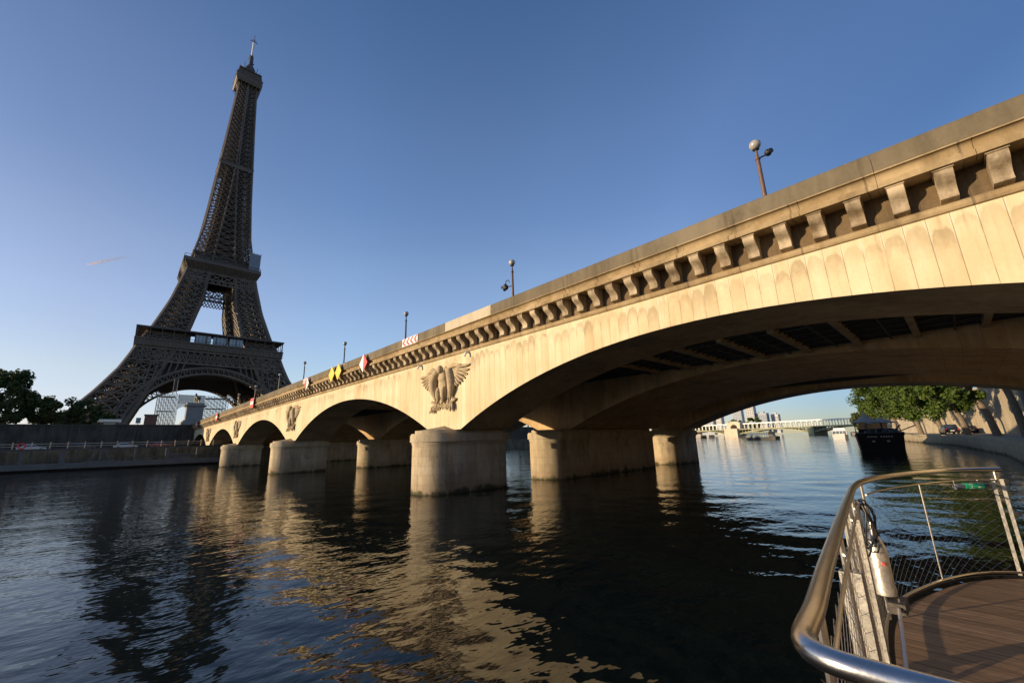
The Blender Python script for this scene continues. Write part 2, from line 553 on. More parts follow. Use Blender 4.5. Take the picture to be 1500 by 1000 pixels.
def tag(o, label=None, cat=None, group=None, kind=None):
    for k, v in (('label', label), ('category', cat), ('group', group), ('kind', kind)):
        if v:
            o[k] = v
    return o

def thing(name, loc, label, cat, group=None, rz=0.0):
    o = bpy.data.objects.new(name, None)
    o.empty_display_size = .3
    col.objects.link(o)
    o.location = loc
    o.rotation_euler = (0, 0, rz)
    return tag(o, label, cat, group)

def children(o):
    return [c for c in bpy.data.objects if c.parent == o]

def copy_tree(o, parent=None):
    c = o.copy()
    col.objects.link(c)
    c.parent = parent
    for ch in children(o):
        copy_tree(ch, c)
    return c

# ---------------------------------------------------------------- setting
S = 31.75                      # pier spacing
def water_mesh():
    rng = np.random.default_rng(5)
    c0 = math.degrees(math.atan2(F.y, F.x))
    ang = np.radians(np.concatenate([np.arange(c0 - 66, c0 + 66, .12), np.arange(c0 + 66, c0 + 294, 1.5)]))
    rad = np.concatenate([np.geomspace(.9, 130, 430)[:-1], np.geomspace(130, 4000, 26)])
    A, Q = np.meshgrid(ang, rad)
    X = 21.7 + Q * np.cos(A)
    Y = -14.5 + Q * np.sin(A)
    Z = np.zeros_like(X)
    n = 110
    lam = np.exp(rng.uniform(math.log(.20), math.log(3.8), n))
    th0 = math.radians(c0 - 28)
    cell = Q * .017
    big = .75 + .35 * np.sin(X * .045 + 1.3 * np.sin(Y * .03)) * np.sin(Y * .05 + 1.7)
    for i in range(n):
        th = th0 + rng.normal() * math.radians(46)
        k = 2 * math.pi / lam[i]
        amp = .0085 / k * (1.6 if lam[i] < .4 else .85 if lam[i] < 1.2 else .52)
        fade = np.clip((lam[i] / cell - 2.0) / 2.5, 0, 1)
        ph = k * (X * math.cos(th) + Y * math.sin(th)) + rng.uniform(0, 6.28)
        # slightly peaked crests
        Z += amp * fade * big * (np.sin(ph) + .22 * np.cos(2 * ph))
    nr, na = X.shape
    V = np.stack([X, Y, Z], -1).reshape(-1, 3)
    V = np.concatenate([V, [[21.7, -14.5, 0]]])
    i, j = np.meshgrid(np.arange(nr - 1), np.arange(na), indexing='ij')
    j2 = (j + 1) % na
    fq = np.stack([i * na + j, (i + 1) * na + j, (i + 1) * na + j2, i * na + j2], -1).reshape(-1, 4)
    ft = np.stack([np.full(na, nr * na), np.arange(na), (np.arange(na) + 1) % na], -1)
    loops = np.concatenate([fq.ravel(), ft.ravel()]).astype(np.int32)
    starts = np.concatenate([np.arange(len(fq)) * 4, len(fq) * 4 + np.arange(na) * 3]).astype(np.int32)
    me = bpy.data.meshes.new('river_water')
    me.vertices.add(len(V))
    me.vertices.foreach_set('co', V.astype(np.float32).ravel())
    me.loops.add(len(loops))
    me.loops.foreach_set('vertex_index', loops)
    me.polygons.add(len(starts))
    me.polygons.foreach_set('loop_start', starts)
    me.polygons.foreach_set('use_smooth', np.ones(len(starts), bool))
    me.update(calc_edges=True)
    me.validate()
    me.materials.append(MT['water'])
    o = bpy.data.objects.new('river_water', me)
    col.objects.link(o)
    return o
tag(water_mesh(), kind='structure')

# left bank: low quay (z 3.6) and upper ground (z 8.9)
LB = [(-90, -400), (-90, 60), (-93, 120), (-110, 220), (-160, 330), (-235, 470), (-420, 800)]
LW = [(-122, -400), (-122, 60), (-125, 120), (-142, 220), (-190, 330), (-262, 470), (-440, 800)]
mb = MB()
for a, b, c, d in zip(LB, LB[1:], LW, LW[1:]):
    mb.quad((*a, 3.5), (*b, 3.5), (*d, 3.5), (*c, 3.5))
tag(mb.build('quay_pavement', 'asphalt'), kind='structure')
mb = MB()
for a, b in zip(LW, LW[1:]):
    mb.quad((a[0] - .6, a[1], 8.9), (b[0] - .6, b[1], 8.9), (-3000, b[1] if b[1] < 800 else 3000, 8.9), (-3000, a[1] if a[1] > -400 else -3000, 8.9))
tag(mb.build('bank_ground', 'ground'), kind='structure')

def wall_run(mb, line, z0, z1, th, side=-1):
    for a, b in zip(line, line[1:]):
        d = (Vector(b) - Vector(a)).normalized()
        n = Vector((-d.y, d.x)) * th * -side
        mb.prism_z([a, b, (b[0] + n.x, b[1] + n.y), (a[0] + n.x, a[1] + n.y)], z0, z1)
t = thing('quay_wall', (-122, -20, 3.5), 'tall dark stone embankment wall in shade on the far bank, left of the bridge', 'wall')
mb = MB()
wall_run(mb, [(-122, -400), (-122, -.05)], 3.4, 9.25, .6, -1)
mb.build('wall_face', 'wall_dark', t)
mb = MB()
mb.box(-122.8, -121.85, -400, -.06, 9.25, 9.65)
mb.build('coping', 'wall_dark', t)
mb = MB()
wall_run(mb, [(-122, 32.6), *LW[1:]], 3.4, 9.5, .6, -1)
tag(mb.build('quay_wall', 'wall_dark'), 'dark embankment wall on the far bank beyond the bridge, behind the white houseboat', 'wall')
mb = MB()
wall_run(mb, [(-90, -400), *LB[1:]], -1, 3.49, .5, -1)
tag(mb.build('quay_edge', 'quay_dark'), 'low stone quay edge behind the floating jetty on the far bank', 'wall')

# right bank
RB = [(24.5, -400), (24.5, 25), (24.2, 50), (20.5, 85), (9.5, 135), (-10, 220), (-48, 470), (-90, 800)]
RW = [(30.2, -400), (30.2, 36), (29.8, 58), (26, 92), (15, 142), (-3, 228), (-38, 472), (-80, 800)]
mb = MB()
for a, b, c, d in zip(RB, RB[1:], RW, RW[1:]):
    mb.quad((a[0] + .5, a[1], 1.66), (b[0] + .5, b[1], 1.66), (*d, 1.66), (*c, 1.66))
tag(mb.build('quay_path', 'paving'), kind='structure')
mb = MB()
for a, b in zip(RW, RW[1:]):
    mb.quad((a[0] + .5, a[1], 8.6), (b[0] + .5, b[1], 8.6), (3000, b[1] if b[1] < 800 else 3000, 8.6), (3000, a[1] if a[1] > -400 else -3000, 8.6))
tag(mb.build('bank_road', 'asphalt'), kind='structure')
t = thing('quay_edge', (24.5, 20, 0), 'pale stone quay edge under the near arch, half in sun, beside the black barge', 'wall')
mb = MB()
wall_run(mb, RB, -1, 1.3, .5, 1)
mb.build('quay_face', 'quay_stone', t)
mb = MB()
wall_run(mb, [(x - .06, y) for x, y in RB], 1.3, 1.68, .9, 1)
mb.build('coping', 'quay_stone', t)
t = thing('embankment_wall', (30, 60, 1.66), 'tall sunlit beige stone embankment wall behind the plane trees and the parked car', 'wall')
mb = MB()
wall_run(mb, [(30.2, 32.9), *RW[2:]], 1.6, 9.3, .6, 1)
mb.build('wall_face', 'wall_light', t)
mb = MB()
wall_run(mb, [(30.1, 33.0), *[(x - .1, y) for x, y in RW[2:]]], 9.3, 9.7, .8, 1)
mb.build('coping', 'wall_light', t)

# ---------------------------------------------------------------- bridge
ZS, HW, ZC = 3.54, 1.70, 8.28
def arch_z(X, rise=3.24, hw=HW):
    a = S / 2 - hw
    i = math.floor(X / S)
    x = X - (i + .5) * S
    if abs(x) >= a:
        return None
    rr = (a * a + rise * rise) / (2 * rise)
    return ZS + rise - rr + math.sqrt(rr * rr - x * x)

bridge = thing('stone_bridge', (0, 17, 0), 'long sunlit stone arch bridge over the river with eagle reliefs above its piers', 'bridge')
XR, XL = S - HW, -4 * S + HW

def ring(y0, y1, rise, top):
    face, back, soffs = MB(), MB(), []
    for i in range(-4, 1):
        soff = MB()
        soffs.append(soff)
        c = (i + .5) * S
        a = S / 2 - HW
        N = 56
        xs = [c - a + 2 * a * (1 - math.cos(math.pi * k / N)) / 2 for k in range(N + 1)]
        zs = [ZS if k in (0, N) else arch_z(xs[k], rise) for k in range(N + 1)]
        for k in range(N):
            face.quad((xs[k], y0, zs[k]), (xs[k + 1], y0, zs[k + 1]), (xs[k + 1], y0, top), (xs[k], y0, top))
            back.quad((xs[k + 1], y1, zs[k + 1]), (xs[k], y1, zs[k]), (xs[k], y1, top), (xs[k + 1], y1, top))
            soff.quad((xs[k], y0, zs[k]), (xs[k], y1, zs[k]), (xs[k + 1], y1, zs[k + 1]), (xs[k + 1], y0, zs[k + 1]))
        if i < 0:
            x0, x1 = (i + 1) * S - HW, (i + 1) * S + HW
            face.quad((x0, y0, ZS), (x1, y0, ZS), (x1, y0, top), (x0, y0, top))
            back.quad((x1, y1, ZS), (x0, y1, ZS), (x0, y1, top), (x1, y1, top))
    for x0, x1 in ((XL - 1.5, XL), (XR, XR + 6)):
        face.quad((x0, y0, -1), (x1, y0, -1), (x1, y0, top), (x0, y0, top))
        back.quad((x1, y1, -1), (x0, y1, -1), (x0, y1, top), (x1, y1, top))
    soffs[0].quad((XL, y0, -1), (XL, y1, -1), (XL, y1, ZS), (XL, y0, ZS))
    soffs[-1].quad((XR, y0, -1), (XR, y0, ZS), (XR, y1, ZS), (XR, y1, -1))
    return face, back, soffs

for y0, y1, rise, top, m1, m2, m3 in ((0, 3.7, 3.24, ZC, 'facade', 'old', 'concrete'), (10.2, 23.0, 3.02, 8.2, 'old', 'old', 'old'), (28.6, 32.3, 2.88, ZC, 'old', 'facade', 'concrete')):
    fa, ba, sf = ring(y0, y1, rise, top)
    fa.build('spandrel_wall', m1, bridge, fix=False)
    ba.build('spandrel_wall', m2, bridge, fix=False)
    for q in sf:
        q.build('arch_soffit', m3, bridge, fix=False)
mb = MB()
mb.box(XL - 1.5, XR + 6, .02, 32.28, ZC, 9.2)
mb.build('deck_slab', 'asphalt', bridge)
# gap grids between the three arches
for y0, y1 in ((3.72, 10.18), (23.02, 28.58)):
    mb = MB()
    mb.box(XL, XR, y0, y1, 7.15, 7.6)
    yy = y0 + .35
    while yy < y1 - .1:
        mb.box(XL, XR, yy - .06, yy + .06, 6.78, 7.149)
        yy += .62
    mb.build('soffit_grid', 'grid', bridge)
    for yy in np.arange(y0 + .7, y1 - .2, 1.24):
        mb = MB()
        mb.tube([(XL, yy, 6.72), (XR, yy, 6.72)], .028, 5)
        mb.build('soffit_pipe', 'pontoon', bridge)
nb = 0
for i in range(-4, 1):
    for k in range(-4, 5):
        X = (i + .5) * S + k * 1.95 + 1.36
        if i < -1:
            continue
        mb = MB()
        mb.box(X - .11, X + .11, 3.72, 10.18, 6.62, 7.14)
        mb.build('deck_beam', 'beam', bridge)
        mb = MB()
        mb.box(X - .85, X - .80, 3.72, 10.18, 6.70, 6.775)
        mb.build('soffit_pipe', 'grid', bridge)

# piers
def nose_plan(yc, s, w, sag, n=18):
    rr = (w * w + sag * sag) / (2 * sag)
    th = math.asin(w / rr)
    return [(rr * math.sin(a), yc - s * (rr * math.cos(a) - (rr - sag))) for a in [th * (2 * k / n - 1) for k in range(n + 1)]]
def pier_plan(y0, y1, w, sag0, sag1, e=0.0):
    w += e
    pl = nose_plan(y0, 1, w, sag0 + e * .6)
    if sag1:
        pl += [(x, y) for x, y in nose_plan(y1, -1, w, sag1 + e * .6)][::-1]
    else:
        pl += [(w, y1 + e), (-w, y1 + e)]
    return pl
for i in range(0, -4, -1):
    X = S * i
    for y0, y1, sg0, sg1, apex, yw in ((-.90, 3.70, 1.05, 0, 3.80, 0), (9.1, 22.5, 1.0, .6, 3.55, 10.2), (27.5, 32.0, 1.0, .9, 3.55, 28.6)):
        if i == -3 and y0 > 5:
            continue
        mb = MB()
        mb.prism_z([(X + a, b) for a, b in pier_plan(y0, y1, 1.5, sg0, sg1)], -2, 2.78)
        pr = mb.build('pier', 'pier', bridge, smooth=True, sharp=12)
        mb = MB()
        mb.prism_z([(X + a, b) for a, b in pier_plan(y0, y1, 1.5, sg0, sg1, .06)], 2.72, 2.86)
        mb.prism_z([(X + a, b) for a, b in pier_plan(y0, y1, 1.5, sg0, sg1, .2)], 2.86, 3.26)
        top = [(X + a, b) for a, b in pier_plan(y0, y1, 1.5, sg0, sg1, .13)]
        k = len(mb.v)
        mb.prism_z(top, 3.26, 3.34)
        mb.prism_z([(X + a * .9, b + (.12 if b < (y0 + y1) / 2 else -.12)) for a, b in pier_plan(y0, y1, 1.5, sg0, sg1)], 3.34, ZS - .02)
        # hipped stone against the wall
        ns = [(X + a * .8, b + .25) for a, b in nose_plan(y0, 1, 1.5, sg0)]
        for a, b in zip(ns, ns[1:]):
            mb.poly([(*a, ZS - .03), (*b, ZS - .03), (X, yw - .02, apex)])
        mb.poly([(*ns[0], ZS - .03), (X, yw - .02, apex), (ns[0][0], yw - .02, ZS - .03)])
        mb.poly([(*ns[-1], ZS - .03), (ns[-1][0], yw - .02, ZS - .03), (X, yw - .02, apex)])
        mb.build('pier_cap', 'cap', pr, smooth=True, sharp=12)

# cornice, parapet (upstream side), corbels
X0, X1 = XL - 1.5, XR + 6
mb = MB()
mb.prism_x([(.0, 8.04), (-.07, 8.06), (-.10, 8.12), (-.10, 8.22), (-.02, 8.28), (0.0, 8.28)], X0, X1)
mb.build('string_course', 'cornice', bridge)
mb = MB()
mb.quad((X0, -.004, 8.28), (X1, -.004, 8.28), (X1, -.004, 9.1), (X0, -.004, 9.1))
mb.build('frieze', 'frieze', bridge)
prof = [(.0, 9.06), (-.50, 9.00), (-.68, 8.98), (-.74, 8.98), (-.74, 9.12), (-.70, 9.135), (-.70, 9.165), (-.64, 9.175)]
for k in range(9):
    u = 1 - k / 8
    prof.append((-.70 + .15 * math.sqrt(max(0, 1 - (1 - u) ** 2)), 9.43 - .23 * u))
prof += [(-.74, 9.43), (-.74, 9.465), (0, 9.465)]
rj = random.Random(11)
def blocks(prof, step, jit, x0=X0, x1=X1, gap=.005):
    mb = MB()
    x = x0
    while x < x1:
        xe = min(x + step, x1)
        dy, dz = rj.uniform(-jit, jit), rj.uniform(-jit, jit) * .6
        mb.prism_x([(a + (dy if a < -.45 else 0), b + (dz if a < -.45 else 0)) for a, b in prof], x + gap, xe - gap)
        x = xe
    return mb
blocks(prof, 1.764, .006).build('cornice', 'cornice', bridge, smooth=True)
mb = blocks([(-.69, 9.468), (-.69, 10.0), (-.64, 10.07), (-.20, 10.07), (-.16, 10.0), (-.16, 9.2), (-.4, 9.2), (-.4, 9.468)], 3.528, .007)
mb.build('parapet', 'parapet', bridge)
mb = MB()
mb.prism_x([(-.695, 9.475), (-.695, 10.003), (-.645, 10.076), (-.3, 10.076), (-.3, 9.475)], 1.0, 5.4)
tag(mb.build('parapet_block', 'parapet_new', bridge), 'clean pale replaced stretch of parapet')
mb = MB()
mb.prism_x([(32.32, 9.0), (32.32, 10.05), (32.7, 10.05), (32.7, 9.0)], X0, X1)
mb.build('parapet', 'parapet', bridge)
cp = [(0, 9.04), (-.58, 8.985), (-.62, 8.94), (-.635, 8.88), (-.62, 8.81), (-.57, 8.745), (-.49, 8.69), (-.40, 8.64), (-.33, 8.58), (-.285, 8.51), (-.265, 8.44), (-.275, 8.375), (-.29, 8.35), (-.28, 8.32), (-.04, 8.29), (0, 8.29)]
cm = MB()
cm.prism_x(cp, -.165, .165)
cm.box(-.19, .19, -.655, 0, 8.945, 8.99)
ncor = 36
xs = [19.92 + .882 * k for k in range(-165, 13)]
xs = sorted([x for x in xs if XL < x < XR + 2], key=lambda x: abs(x - 17))
first = None
rest = MB()
for k, x in enumerate(xs):
    if k < 99:
        if first is None:
            first = cm.build('corbel', 'corbel', bridge, smooth=True, world=False)
            o = first
        else:
            o = first.copy()
            col.objects.link(o)
        o.location = (x, -17, 0)
    else:
        rest.prism_x(cp, x - .165, x + .165)
tag(rest.build('corbel', 'corbel', bridge), kind='stuff')
# rain outlets and lamps under the string course
for x in (2.5, -2.9):
    mb = MB()
    mb.tube([(x, 0, 8.0), (x, -.22, 7.95), (x, -.30, 7.72)], .07, 8)
    mb.build('drain_spout', 'white', bridge, smooth=True)

# eagle reliefs
def eagle(X):
    rnd = random.Random(3)
    mb = MB()
    mb.ball((X, -.12, 6.25), (.42, .24, .95), 14, 10)
    mb.ball((X, -.18, 6.75), (.37, .22, .5), 12, 8)
    for k in range(26):
        a, zz = rnd.uniform(-.36, .36), rnd.uniform(5.6, 7.0)
        mb.ball((X + a, -.30 + a * a * .5, zz), (.07, .05, .12), 6, 5)
    mb.ball((X - .05, -.34, 7.28), (.23, .24, .27), 10, 8)
    mb.tube([(X - .2, -.42, 7.28), (X - .36, -.46, 7.22), (X - .40, -.44, 7.10)], [.10, .06, .02], 8)
    for s in (-1, 1):
        # thigh and foot
        mb.ball((X + s * .28, -.30, 5.75), (.20, .20, .45), 10, 8)
        mb.tube([(X + s * .26, -.34, 5.4), (X + s * .3, -.4, 5.15)], .09, 6)
        # inner wing, hanging beside the body
        pts = [(X + s * a, -.14 - .1 * math.sin(b * 3.1), c) for a, b, c in ((.45, 0, 7.25), (.80, .25, 7.1), (1.02, .5, 6.6), (1.0, .75, 6.0), (.78, 1, 5.3))]
        mb.tube(pts, [.16, .26, .28, .24, .05], 10)
        for k in range(5):
            f = k / 4
            mb.tube([(X + s * (.72 + .07 * k), -.30, 6.9 - .1 * k), (X + s * (.90 + .05 * k), -.33, 6.2 - .05 * k), (X + s * (.66 + .05 * k), -.26, 5.35 + .05 * k)], [.05, .06, .02], 6)
        # spread outer wing, fan of feathers
        nf = 8
        for k in range(nf):
            f = k / (nf - 1)
            ang = R(6 - 78 * f) if s > 0 else R(-2 - 70 * f)
            L = (1.72 - .75 * f) * (1 if s > 0 else 1.1)
            bx, bz = X + s * (.95 - .05 * f), 7.12 - .35 * f
            ex, ez = bx + s * L * math.cos(ang), bz + L * math.sin(ang) * .75
            mb.tube([(bx, -.10, bz), ((bx + ex) / 2, -.13, (bz + ez) / 2 + .06), (bx * .15 + ex * .85, -.12, bz * .15 + ez * .85), (ex, -.06, ez)], [.10, .085, .10, .05], 7)
        mb.tube([(X + s * .5, -.2, 7.2), (X + s * 1.1, -.2, 7.38), (X + s * 1.9, -.14, 7.32 if s > 0 else 7.2)], [.14, .17, .07], 8)
    # wreath of leaves below the claws
    for k in range(34):
        a = rnd.uniform(-1.25, 1.25)
        z = 5.22 - .25 * rnd.random() - .15 * abs(a)
        tl = R(rnd.uniform(-50, 50))
        mb.ball((X + a, -.13 - .1 * rnd.random(), z), (.08, .07, .24), 6, 5, Matrix.Rotation(tl, 3, 'Y'))
    mb.tube([(X + 1.3 * math.sin(t) * 1.0, -.12, 5.18 - .18 * math.cos(t * 2)) for t in [k * .25 - 1.5 for k in range(13)]], .09, 6)
    return mb.build('eagle_relief', 'relief', bridge, smooth=True, world=False)
e0 = eagle(0)
for i in range(0, -4, -1):
    o = e0 if i == 0 else e0.copy()
    if i:
        col.objects.link(o)
    o.location = (S * i, -17, 0)

# ---------------------------------------------------------------- lamps on the parapet
LG = 'globe lamps along the bridge parapet'
def lamp(x, label, pole='rust_pole', extra=None):
    t = thing('street_lamp', (x, .25, 9.2), label, 'street lamp', LG)
    mb = MB()
    mb.lathe([(.13, 0), (.13, .3), (.075, .36), (.062, 2.72), (.085, 2.74), (.085, 2.80), (.05, 2.82), (.035, 3.12)], (0, 0, 0), 10)
    mb.build('pole', pole, t, smooth=True, world=False)
    mb = MB()
    mb.lathe([(.05, 3.10), (.11, 3.14), (.11, 3.17)], (0, 0, 0), 12)
    mb.build('collar', 'dark_metal', t, world=False)
    mb = MB()
    mb.ball((0, 0, 3.33), (.185, .185, .175), 24, 16)
    mb.build('globe', 'globe', t, smooth=True, world=False)
    if extra == 'camera':
        mb = MB()
        mb.bar((0, 0, 2.78), (.22, .12, 2.86), .04)
        mb.ball((.30, .14, 2.92), (.11, .13, .12), 12, 8)
        mb.tube([(.30, .14, 2.92), (.42, .05, 2.90)], [.10, .085], 12)
        mb.build('floodlight', 'black', t, smooth=True, world=False)
    if extra == 'cluster':
        mb = MB()
        mb.bar((0, 0, 1.95), (-.32, -.1, 1.95), .05)
        mb.ball((-.45, -.12, 1.95), (.17, .15, .17), 12, 8)
        for a, b in ((-.25, .05), (.2, -.12), (-.05, -.2), (.05, .18)):
            mb.tube([(-.45, -.12, 1.95), (-.45 + a, -.2, 1.95 + b)], [.09, .075], 8)
        mb.tube([(-.45, -.12, 2.1), (-.42, -.1, 2.32), (-.3, -.06, 2.36), (-.2, -.04, 2.2)], .022, 6)
        mb.build('floodlight_cluster', 'black', t, smooth=True, world=False)
    return t
lamp(18.66, 'brown pole globe lamp with a small floodlight, nearest on the bridge and furthest right', 'rust_pole', 'camera')
lamp(6.22, 'globe lamp on the parapet with a dark cluster of floodlights on its left side', 'rust_pole', 'cluster')
l3 = lamp(-5.75, 'plain dark globe lamp standing just behind the red and white chevron board', 'dark_metal')
for x, lb in ((-17.8, 'plain dark globe lamp standing behind the two yellow diamonds'),
              (-30.0, 'plain dark globe lamp standing left of the red and white diamond pair'),
              (-40.6, 'globe lamp seen against the right foot of the iron tower, third from the far end'),
              (-54.5, 'globe lamp seen against the iron tower, above the square red no entry board'),
              (-67.5, 'smallest visible globe lamp, against the dark of the iron tower arch')):
    o = copy_tree(l3)
    o.location.x = x
    o['label'] = lb

# ---------------------------------------------------------------- navigation signs hung on the parapet
def diamond(x, z, w, h, left, right, label, group=None):
    t = thing('navigation_sign', (x, -.95, z), label, 'sign', group)
    for s, m in ((-1, left), (1, right)):
        mb = MB()
        pl = [(0, -h), (s * w, 0), (0, h)]
        k = len(mb.v)
        for y in (-.02, .02):
            mb.v += [(a, y, b) for a, b in pl]
        mb.f += [(0, 1, 2), (5, 4, 3), (0, 3, 4, 1), (1, 4, 5, 2), (2, 5, 3, 0)]
        mb.build('panel', m, t, world=False)
    mb = MB()
    mb.bar((0, .02, -.3), (0, .30, -.3), .05).bar((0, .02, .3), (0, .33, .3), .05).bar((0, .05, -h * .8), (0, .05, h * .8), .06)
    mb.build('bracket', 'dark_metal', t, world=False)
    return t
diamond(-10.35, 9.25, .76, .76, 'white', 'red', 'diamond sign, left half white and right half red, right of the yellow pair')
diamond(-17.35, 9.30, .74, .76, 'yellow', 'yellow', 'left one of the two yellow diamond signs on the bridge', 'yellow diamond signs')
diamond(-15.75, 9.32, .74, .76, 'yellow', 'yellow', 'right one of the two yellow diamond signs on the bridge', 'yellow diamond signs')
diamond(-24.55, 9.30, .72, .72, 'red', 'white', 'diamond sign, left half red and right half white, left of the yellow pair')
def chevron(x0, x1, z0, z1, n, label):
    t = thing('chevron_board', ((x0 + x1) / 2, -.72, z0), label, 'sign')
    mb = MB()
    mb.box(x0, x1, -.735, -.70, z0, z1)
    mb.build('board', 'white', t)
    mb = MB()
    zc = (z0 + z1) / 2
    st = (x1 - x0) / n
    for k in range(n):
        a = x0 + k * st + .02
        hw = st * .5
        d = st * .55
        b1 = min(a + d + hw, x1)
        mb.poly([(a, -.739, zc), (a + hw, -.739, zc), (b1, -.739, z1 - .02), (b1 - hw, -.739, z1 - .02)])
        mb.poly([(a, -.739, zc), (b1 - hw, -.739, z0 + .02), (b1, -.739, z0 + .02), (a + hw, -.739, zc)])
    mb.build('chevrons', 'red', t, fix=False)
chevron(-4.35, -2.25, 9.47, 10.02, 4, 'red and white chevron board pointing left on the parapet, near the biggest eagle')
chevron(-26.6, -24.9, 9.5, 10.02, 4, 'small red and white chevron board behind the left red and white diamond')
def noentry(x, w, z0, z1, label):
    t = thing('no_entry_board', (x, -.95, z0), label, 'sign', 'red boards with a white bar')
    mb = MB()
    mb.box(x - w / 2, x + w / 2, -.98, -.94, z0, z1)
    mb.build('board', 'red', t)
    mb = MB()
    zc = (z0 + z1) / 2
    h = (z1 - z0) * .16
    mb.box(x - w * .42, x + w * .42, -.986, -.981, zc - h, zc + h)
    mb.build('bar', 'white', t)
    mb = MB()
    mb.bar((x, -.94, zc), (x, -.70, zc + .05), .08)
    mb.build('bracket', 'dark_metal', t)
noentry(-49.7, 2.2, 8.7, 10.1, 'square red board with white bar on the bridge, nearest and largest of three')
noentry(-80.8, 2.0, 8.45, 9.95, 'red board with white bar on the bridge, middle one of three')
noentry(-110.5, 2.2, 8.45, 10.0, 'red board with white bar at the far end of the bridge, smallest of three')

# ---------------------------------------------------------------- iron tower
TX, TY, TG = -305.26, 18.9, 4.87
tower = thing('iron_lattice_tower', (TX, TY, TG), 'tall dark iron lattice tower with four splayed legs beyond the bridge', 'tower')
WO = [(0, 62.5), (20, 50.5), (28, 45.5), (40, 39.3), (47, 36.6), (57, 33.4), (67, 29.0), (85, 23.3), (105, 18.9), (115.7, 17.2), (140, 13.3), (167, 11.2), (196, 9.5), (231, 7.4), (262, 5.8), (276, 5.2)]
WI = [(0, 37.5), (20, 30.5), (28, 27.5), (40, 23), (47, 20.5), (57, 16.8), (67, 13.2), (77, 11.2), (90, 8.3), (105, 7.2), (115.7, 6.2), (140, 4.2), (170, 2.0), (190, .9), (205, .5), (276, .4)]
def itp(t, z):
    return float(np.interp(z, [a for a, _ in t], [b for _, b in t]))
def leg_pts(z, sx, sy):
    o, i = itp(WO, z), itp(WI, z)
    return [Vector((sx * a, sy * b, z)) for a, b in ((o, o), (i, o), (i, i), (o, i))]
def lattice_leg(mb, zs, sx, sy, chord, brace, inner=True, sub=2):
    for z0, z1 in zip(zs, zs[1:]):
        A, B = leg_pts(z0, sx, sy), leg_pts(z1, sx, sy)
        for k in range(4):
            mb.bar(A[k], B[k], chord)
        for k in range(4):
            k2 = (k + 1) % 4
            mb.bar(A[k], A[k2], brace * 1.1)
            # cell split in sub bays, crossed bracing
            for j in range(sub):
                f0, f1 = j / sub, (j + 1) / sub
                a0, a1 = A[k].lerp(A[k2], f0), A[k].lerp(A[k2], f1)
                b0, b1 = B[k].lerp(B[k2], f0), B[k].lerp(B[k2], f1)
                mb.bar(a0, b1, brace)
                mb.bar(a1, b0, brace)
                if j:
                    mb.bar(a0, b0, brace)
        if inner:
            mb.bar(A[0], B[2], brace)
            mb.bar(A[2], B[0], brace)
            mb.bar(A[1], B[3], brace)
            mb.bar(A[3], B[1], brace)
            mA, mB_ = (A[0] + A[2]) / 2, (B[0] + B[2]) / 2
            mb.bar(mA, mB_, brace * 2.2, brace * 3)
zl = list(np.linspace(0, 53, 13)) + list(np.linspace(58, 115.7, 15))
for sx in (1, -1):
    for sy in (1, -1):
        mb = MB()
        lattice_leg(mb, zl, sx, sy, 1.3, .5, True, 3)
        # lift track and stairs inside the leg
        for z0, z1 in zip(zl, zl[1:]):
            A, B = leg_pts(z0, sx, sy), leg_pts(z1, sx, sy)
            for f, g_ in ((.35, .35), (.65, .6), (.5, .25), (.3, .7)):
                a = A[2].lerp(A[3], f).lerp(A[1].lerp(A[0], f), g_)
                b = B[2].lerp(B[3], f).lerp(B[1].lerp(B[0], f), g_)
                mb.bar(a, b, .5, .7)
            c = (A[0] + A[2]) / 2
            e = (A[0] - A[2]).length * .27
            mb.box(c.x - e, c.x + e, c.y - e, c.y + e, z0 + .6, z0 + 1.0)
            d_ = (B[0] + B[2]) / 2
            mb.bar(c, d_, e * .9, e * 1.1)
            for f in (.2, .5, .8):
                mb.bar(A[0].lerp(A[3], f), B[1].lerp(B[2], f), .45)
                mb.bar(A[1].lerp(A[2], f), B[0].lerp(B[3], f), .45)
                mb.bar(A[0].lerp(A[1], f), B[3].lerp(B[2], f), .45)
        o = mb.build('leg', 'tower', tower, world=False, fix=False)
        mb = MB()
        o0, i0 = 62.5, 37.5
        for a in (o0, i0):
            for b in (o0, i0):
                mb.lathe([(3.4, -2), (3.0, 2.5), (1.6, 4)], (sx * a, sy * b, 0), 4)
        mb.build('leg_footing', 'slate', o, world=False)
